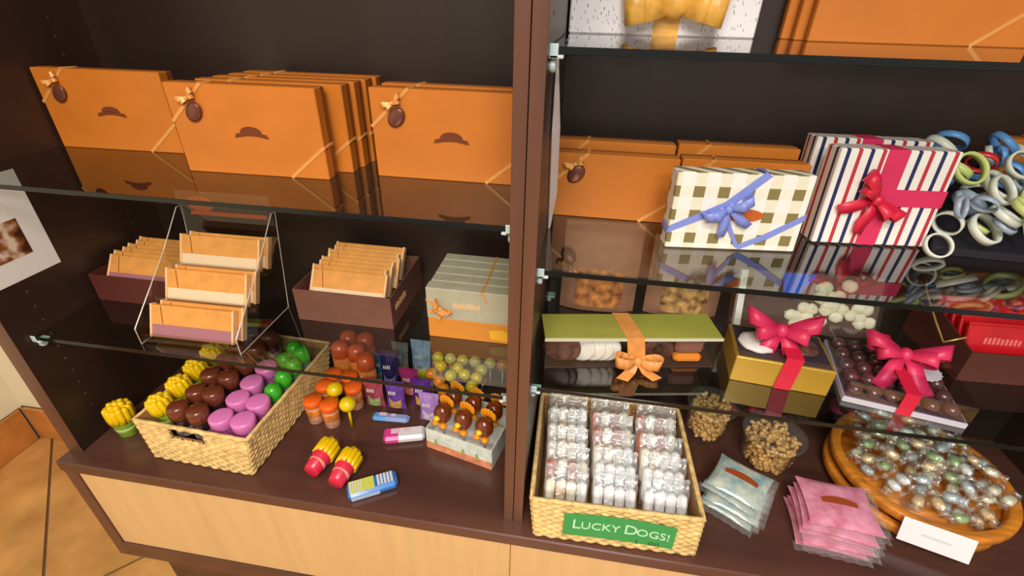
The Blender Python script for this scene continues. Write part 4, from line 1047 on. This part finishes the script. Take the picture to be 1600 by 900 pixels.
# pretzel / white cookie box with blue ribbon, leaning at the back
o = thing('cookie_box', 'clear tilted box of white cookies with a bright blue ribbon', 'box', (.530, .256, zR1 + .0098), (-.32, 0, .05)); w, h, t = .262, .118, .030
MB().rbox(-w / 2, w / 2, .004, t, 0, h, .001).build('box_body', mat('kraft_box', (104, 78, 66), .5), o)
MB().box(-w / 2, w / 2, -.006, -.0055, 0, h).build('clear_lid', CLR, o)
MB().box(-w / 2, -w / 2 + .012, -.0065, .004, 0, h).build('white_edge', WHITE, o)
rr = random.Random(8)
for i in range(46):
    x = rr.uniform(-.03, w / 2 - .016); z = rr.uniform(.012, h - .016)
    if z > (x + .03) * 1.5 + .035: continue
    MB().blob((x, .002, z), .0130, .006, .0115, 10, 6, None, .25, i).build('cookie', mat('ivory_cookie', (246, 234, 206), .5, var=.08, vscale=60), o, True)
q = MB(); q.prism([(-.058, h), (.004, h), (-.030, .068), (-.052, .080)], -.0085, -.0068); q.build('blue_ribbon', mat('bright_blue', (30, 92, 220), .3), o)
# gold box with clear lid and red bow
GLD = mat('gold_box', (186, 150, 52), .32, metal=.35)
o = thing('candy_box', 'gold box with clear lid, white round sweet and red bow', 'box', (.440, .100, zR1), (0, 0, -.10)); w, d_, h = .150, .100, .050
MB().rbox(-w / 2, w / 2, 0, d_, 0, h, .0015).build('box_body', GLD, o)
MB().box(-w / 2 + .005, w / 2 - .005, .005, d_ - .005, h, h + .001).build('dark_insert', mat('insert_dark', (64, 50, 58), .5), o)
MB().lathe([(.026, 0), (.030, .002), (.028, .006), (.018, .009), (.001, .010)], 22, T(-.038, .045, h + .0012), rip=.03, ripn=14).build('white_sweet', WHITE, o, True)
MB().lathe([(.022, 0), (.026, .002), (.024, .006), (.001, .009)], 20, T(.034, .052, h + .0012)).build('dark_sweet', ckd, o, True)
MB().rbox(-w / 2 - .001, w / 2 + .001, -.001, d_ + .001, h + .002, h + .013, .001).build('clear_lid', CLR, o)
q = MB(); q.strip([(.010, d_ + .002, .0), (.010, d_ + .002, h + .014), (.010, -.002, h + .014), (.006, -.002, .001)], (1, 0, 0), .026, .0007); rb0 = q.build('ribbon', RED, o)
bow_mesh(.056, .030, T(-.008, .046, h + .034) @ RX(-.5), True, .35, 2).build('bow', PINKR, rb0, True)
# clear box of chocolates with red bow
o = thing('candy_box', 'clear box of brown chocolates with white doily and red bow', 'box', (.616, .070, zR1), (0, 0, -.20)); w, d_, h = .166, .165, .042
MB().rbox(-w / 2, w / 2, 0, d_, 0, .010, .001).build('box_base', mat('pale_base', (196, 194, 204), .4), o)
MB().box(-w / 2 + .003, w / 2 - .003, .003, d_ - .003, .010, .0112).build('brown_insert', mat('insert_brown', (84, 62, 66), .45), o)
k = 0
chme = MB().lathe([(.0118, 0), (.0122, .003), (.010, .010), (.005, .0135), (.001, .014)], 14).mesh('chocolate', mat('choc_gloss', (92, 60, 54), .15, coat=.5), True)
for i in range(6):
    for j in range(5):
        cc = bpy.data.objects.new('chocolate', chme); C.objects.link(cc); cc.parent = o; cc.location = (-w / 2 + .018 + i * .0260, .020 + j * .0325, .0114)
MB().lathe([(.030, 0), (.033, .0008), (.001, .0014)], 40, T(.040, .100, .0272), rip=.035, ripn=20).build('doily', WHITE, o)
MB().rbox(-w / 2 - .001, w / 2 + .001, -.001, d_ + .001, .010, h, .0015).build('clear_lid', clear('lid_plastic', (244, 242, 250), 1.5, .04, extra=.05), o)
q = MB(); q.strip([(.0, d_ + .002, .0), (.0, d_ + .002, h + .001), (.0, -.002, h + .001), (.0, -.002, .001)], (1, 0, 0), .020, .0007); rb0 = q.build('ribbon', RED, o)
bow_mesh(.058, .028, T(.004, .082, h + .018) @ RX(-.75), True, .25, 4).build('bow', PINKR, rb0, True)
# red bars in a dark carton at the right
REDW = mat('red_wrapper', (206, 22, 34), .3, var=.08, vscale=20, coat=.3); DKC = mat('dark_carton', (86, 44, 34), .5)
tr = open_tray('dark brown carton of red wrapped bars at the end of the shelf', (.880, .185, zR1), .05, .250, .150, .060, .095, DKC)
GR = 'red bars in the dark carton'
def rbar():
    o = thing('chocolate_bar', 'red wrapped chocolate bar standing in the dark brown carton', 'chocolate bar', group=GR)
    MB().rbox(-.056, .056, 0, .010, 0, .085, .002).build('wrapper', REDW, o)
    q = MB(); print_marks(q, -.030, .052, 9, .004, .012, -.0004); q.build('print', mat('print_pink', (236, 120, 120), .4), o)
    for s in (0, 1): MB().box(-.056, .056, .002, .008, -.003 + s * .085, .003 + s * .085).build('crimp', REDW, o)
    return o
for i in range(5):
    for s in (-1, 1):
        M = T(.880, .185, zR1) @ RZ(.05); p = M @ Vector((s * .0605, .010 + i * .020, .0105 + .001 * i)); place('rbar', rbar, p, (-.35, 0, .05), 'red wrapped bar, %s from the front of the dark carton, %s stack' % (ORD[i], 'handle side' if s < 0 else 'far'))
# gold wire handle on the carton's side
q = MB(); M = T(.880, .185, zR1) @ RZ(.05)
hp = [M @ Vector((-.128, .02, .075)), M @ Vector((-.150, .03, .055)), M @ Vector((-.152, .06, .075)), M @ Vector((-.150, .115, .108)), M @ Vector((-.142, .135, .118)), M @ Vector((-.130, .140, .100))]
mi = tr.matrix_basis.inverted(); q.tube([mi @ p for p in hp], .0018, 6); q.build('handle', mat('handle_gold', (196, 160, 96), .3, metal=.5), tr, True)
# strip on the post belongs to the right bay
s_ = st.build('white_strip', mat('strip_white', (214, 204, 200), .5), cabR); s_.location = (-oR, 0, 0)
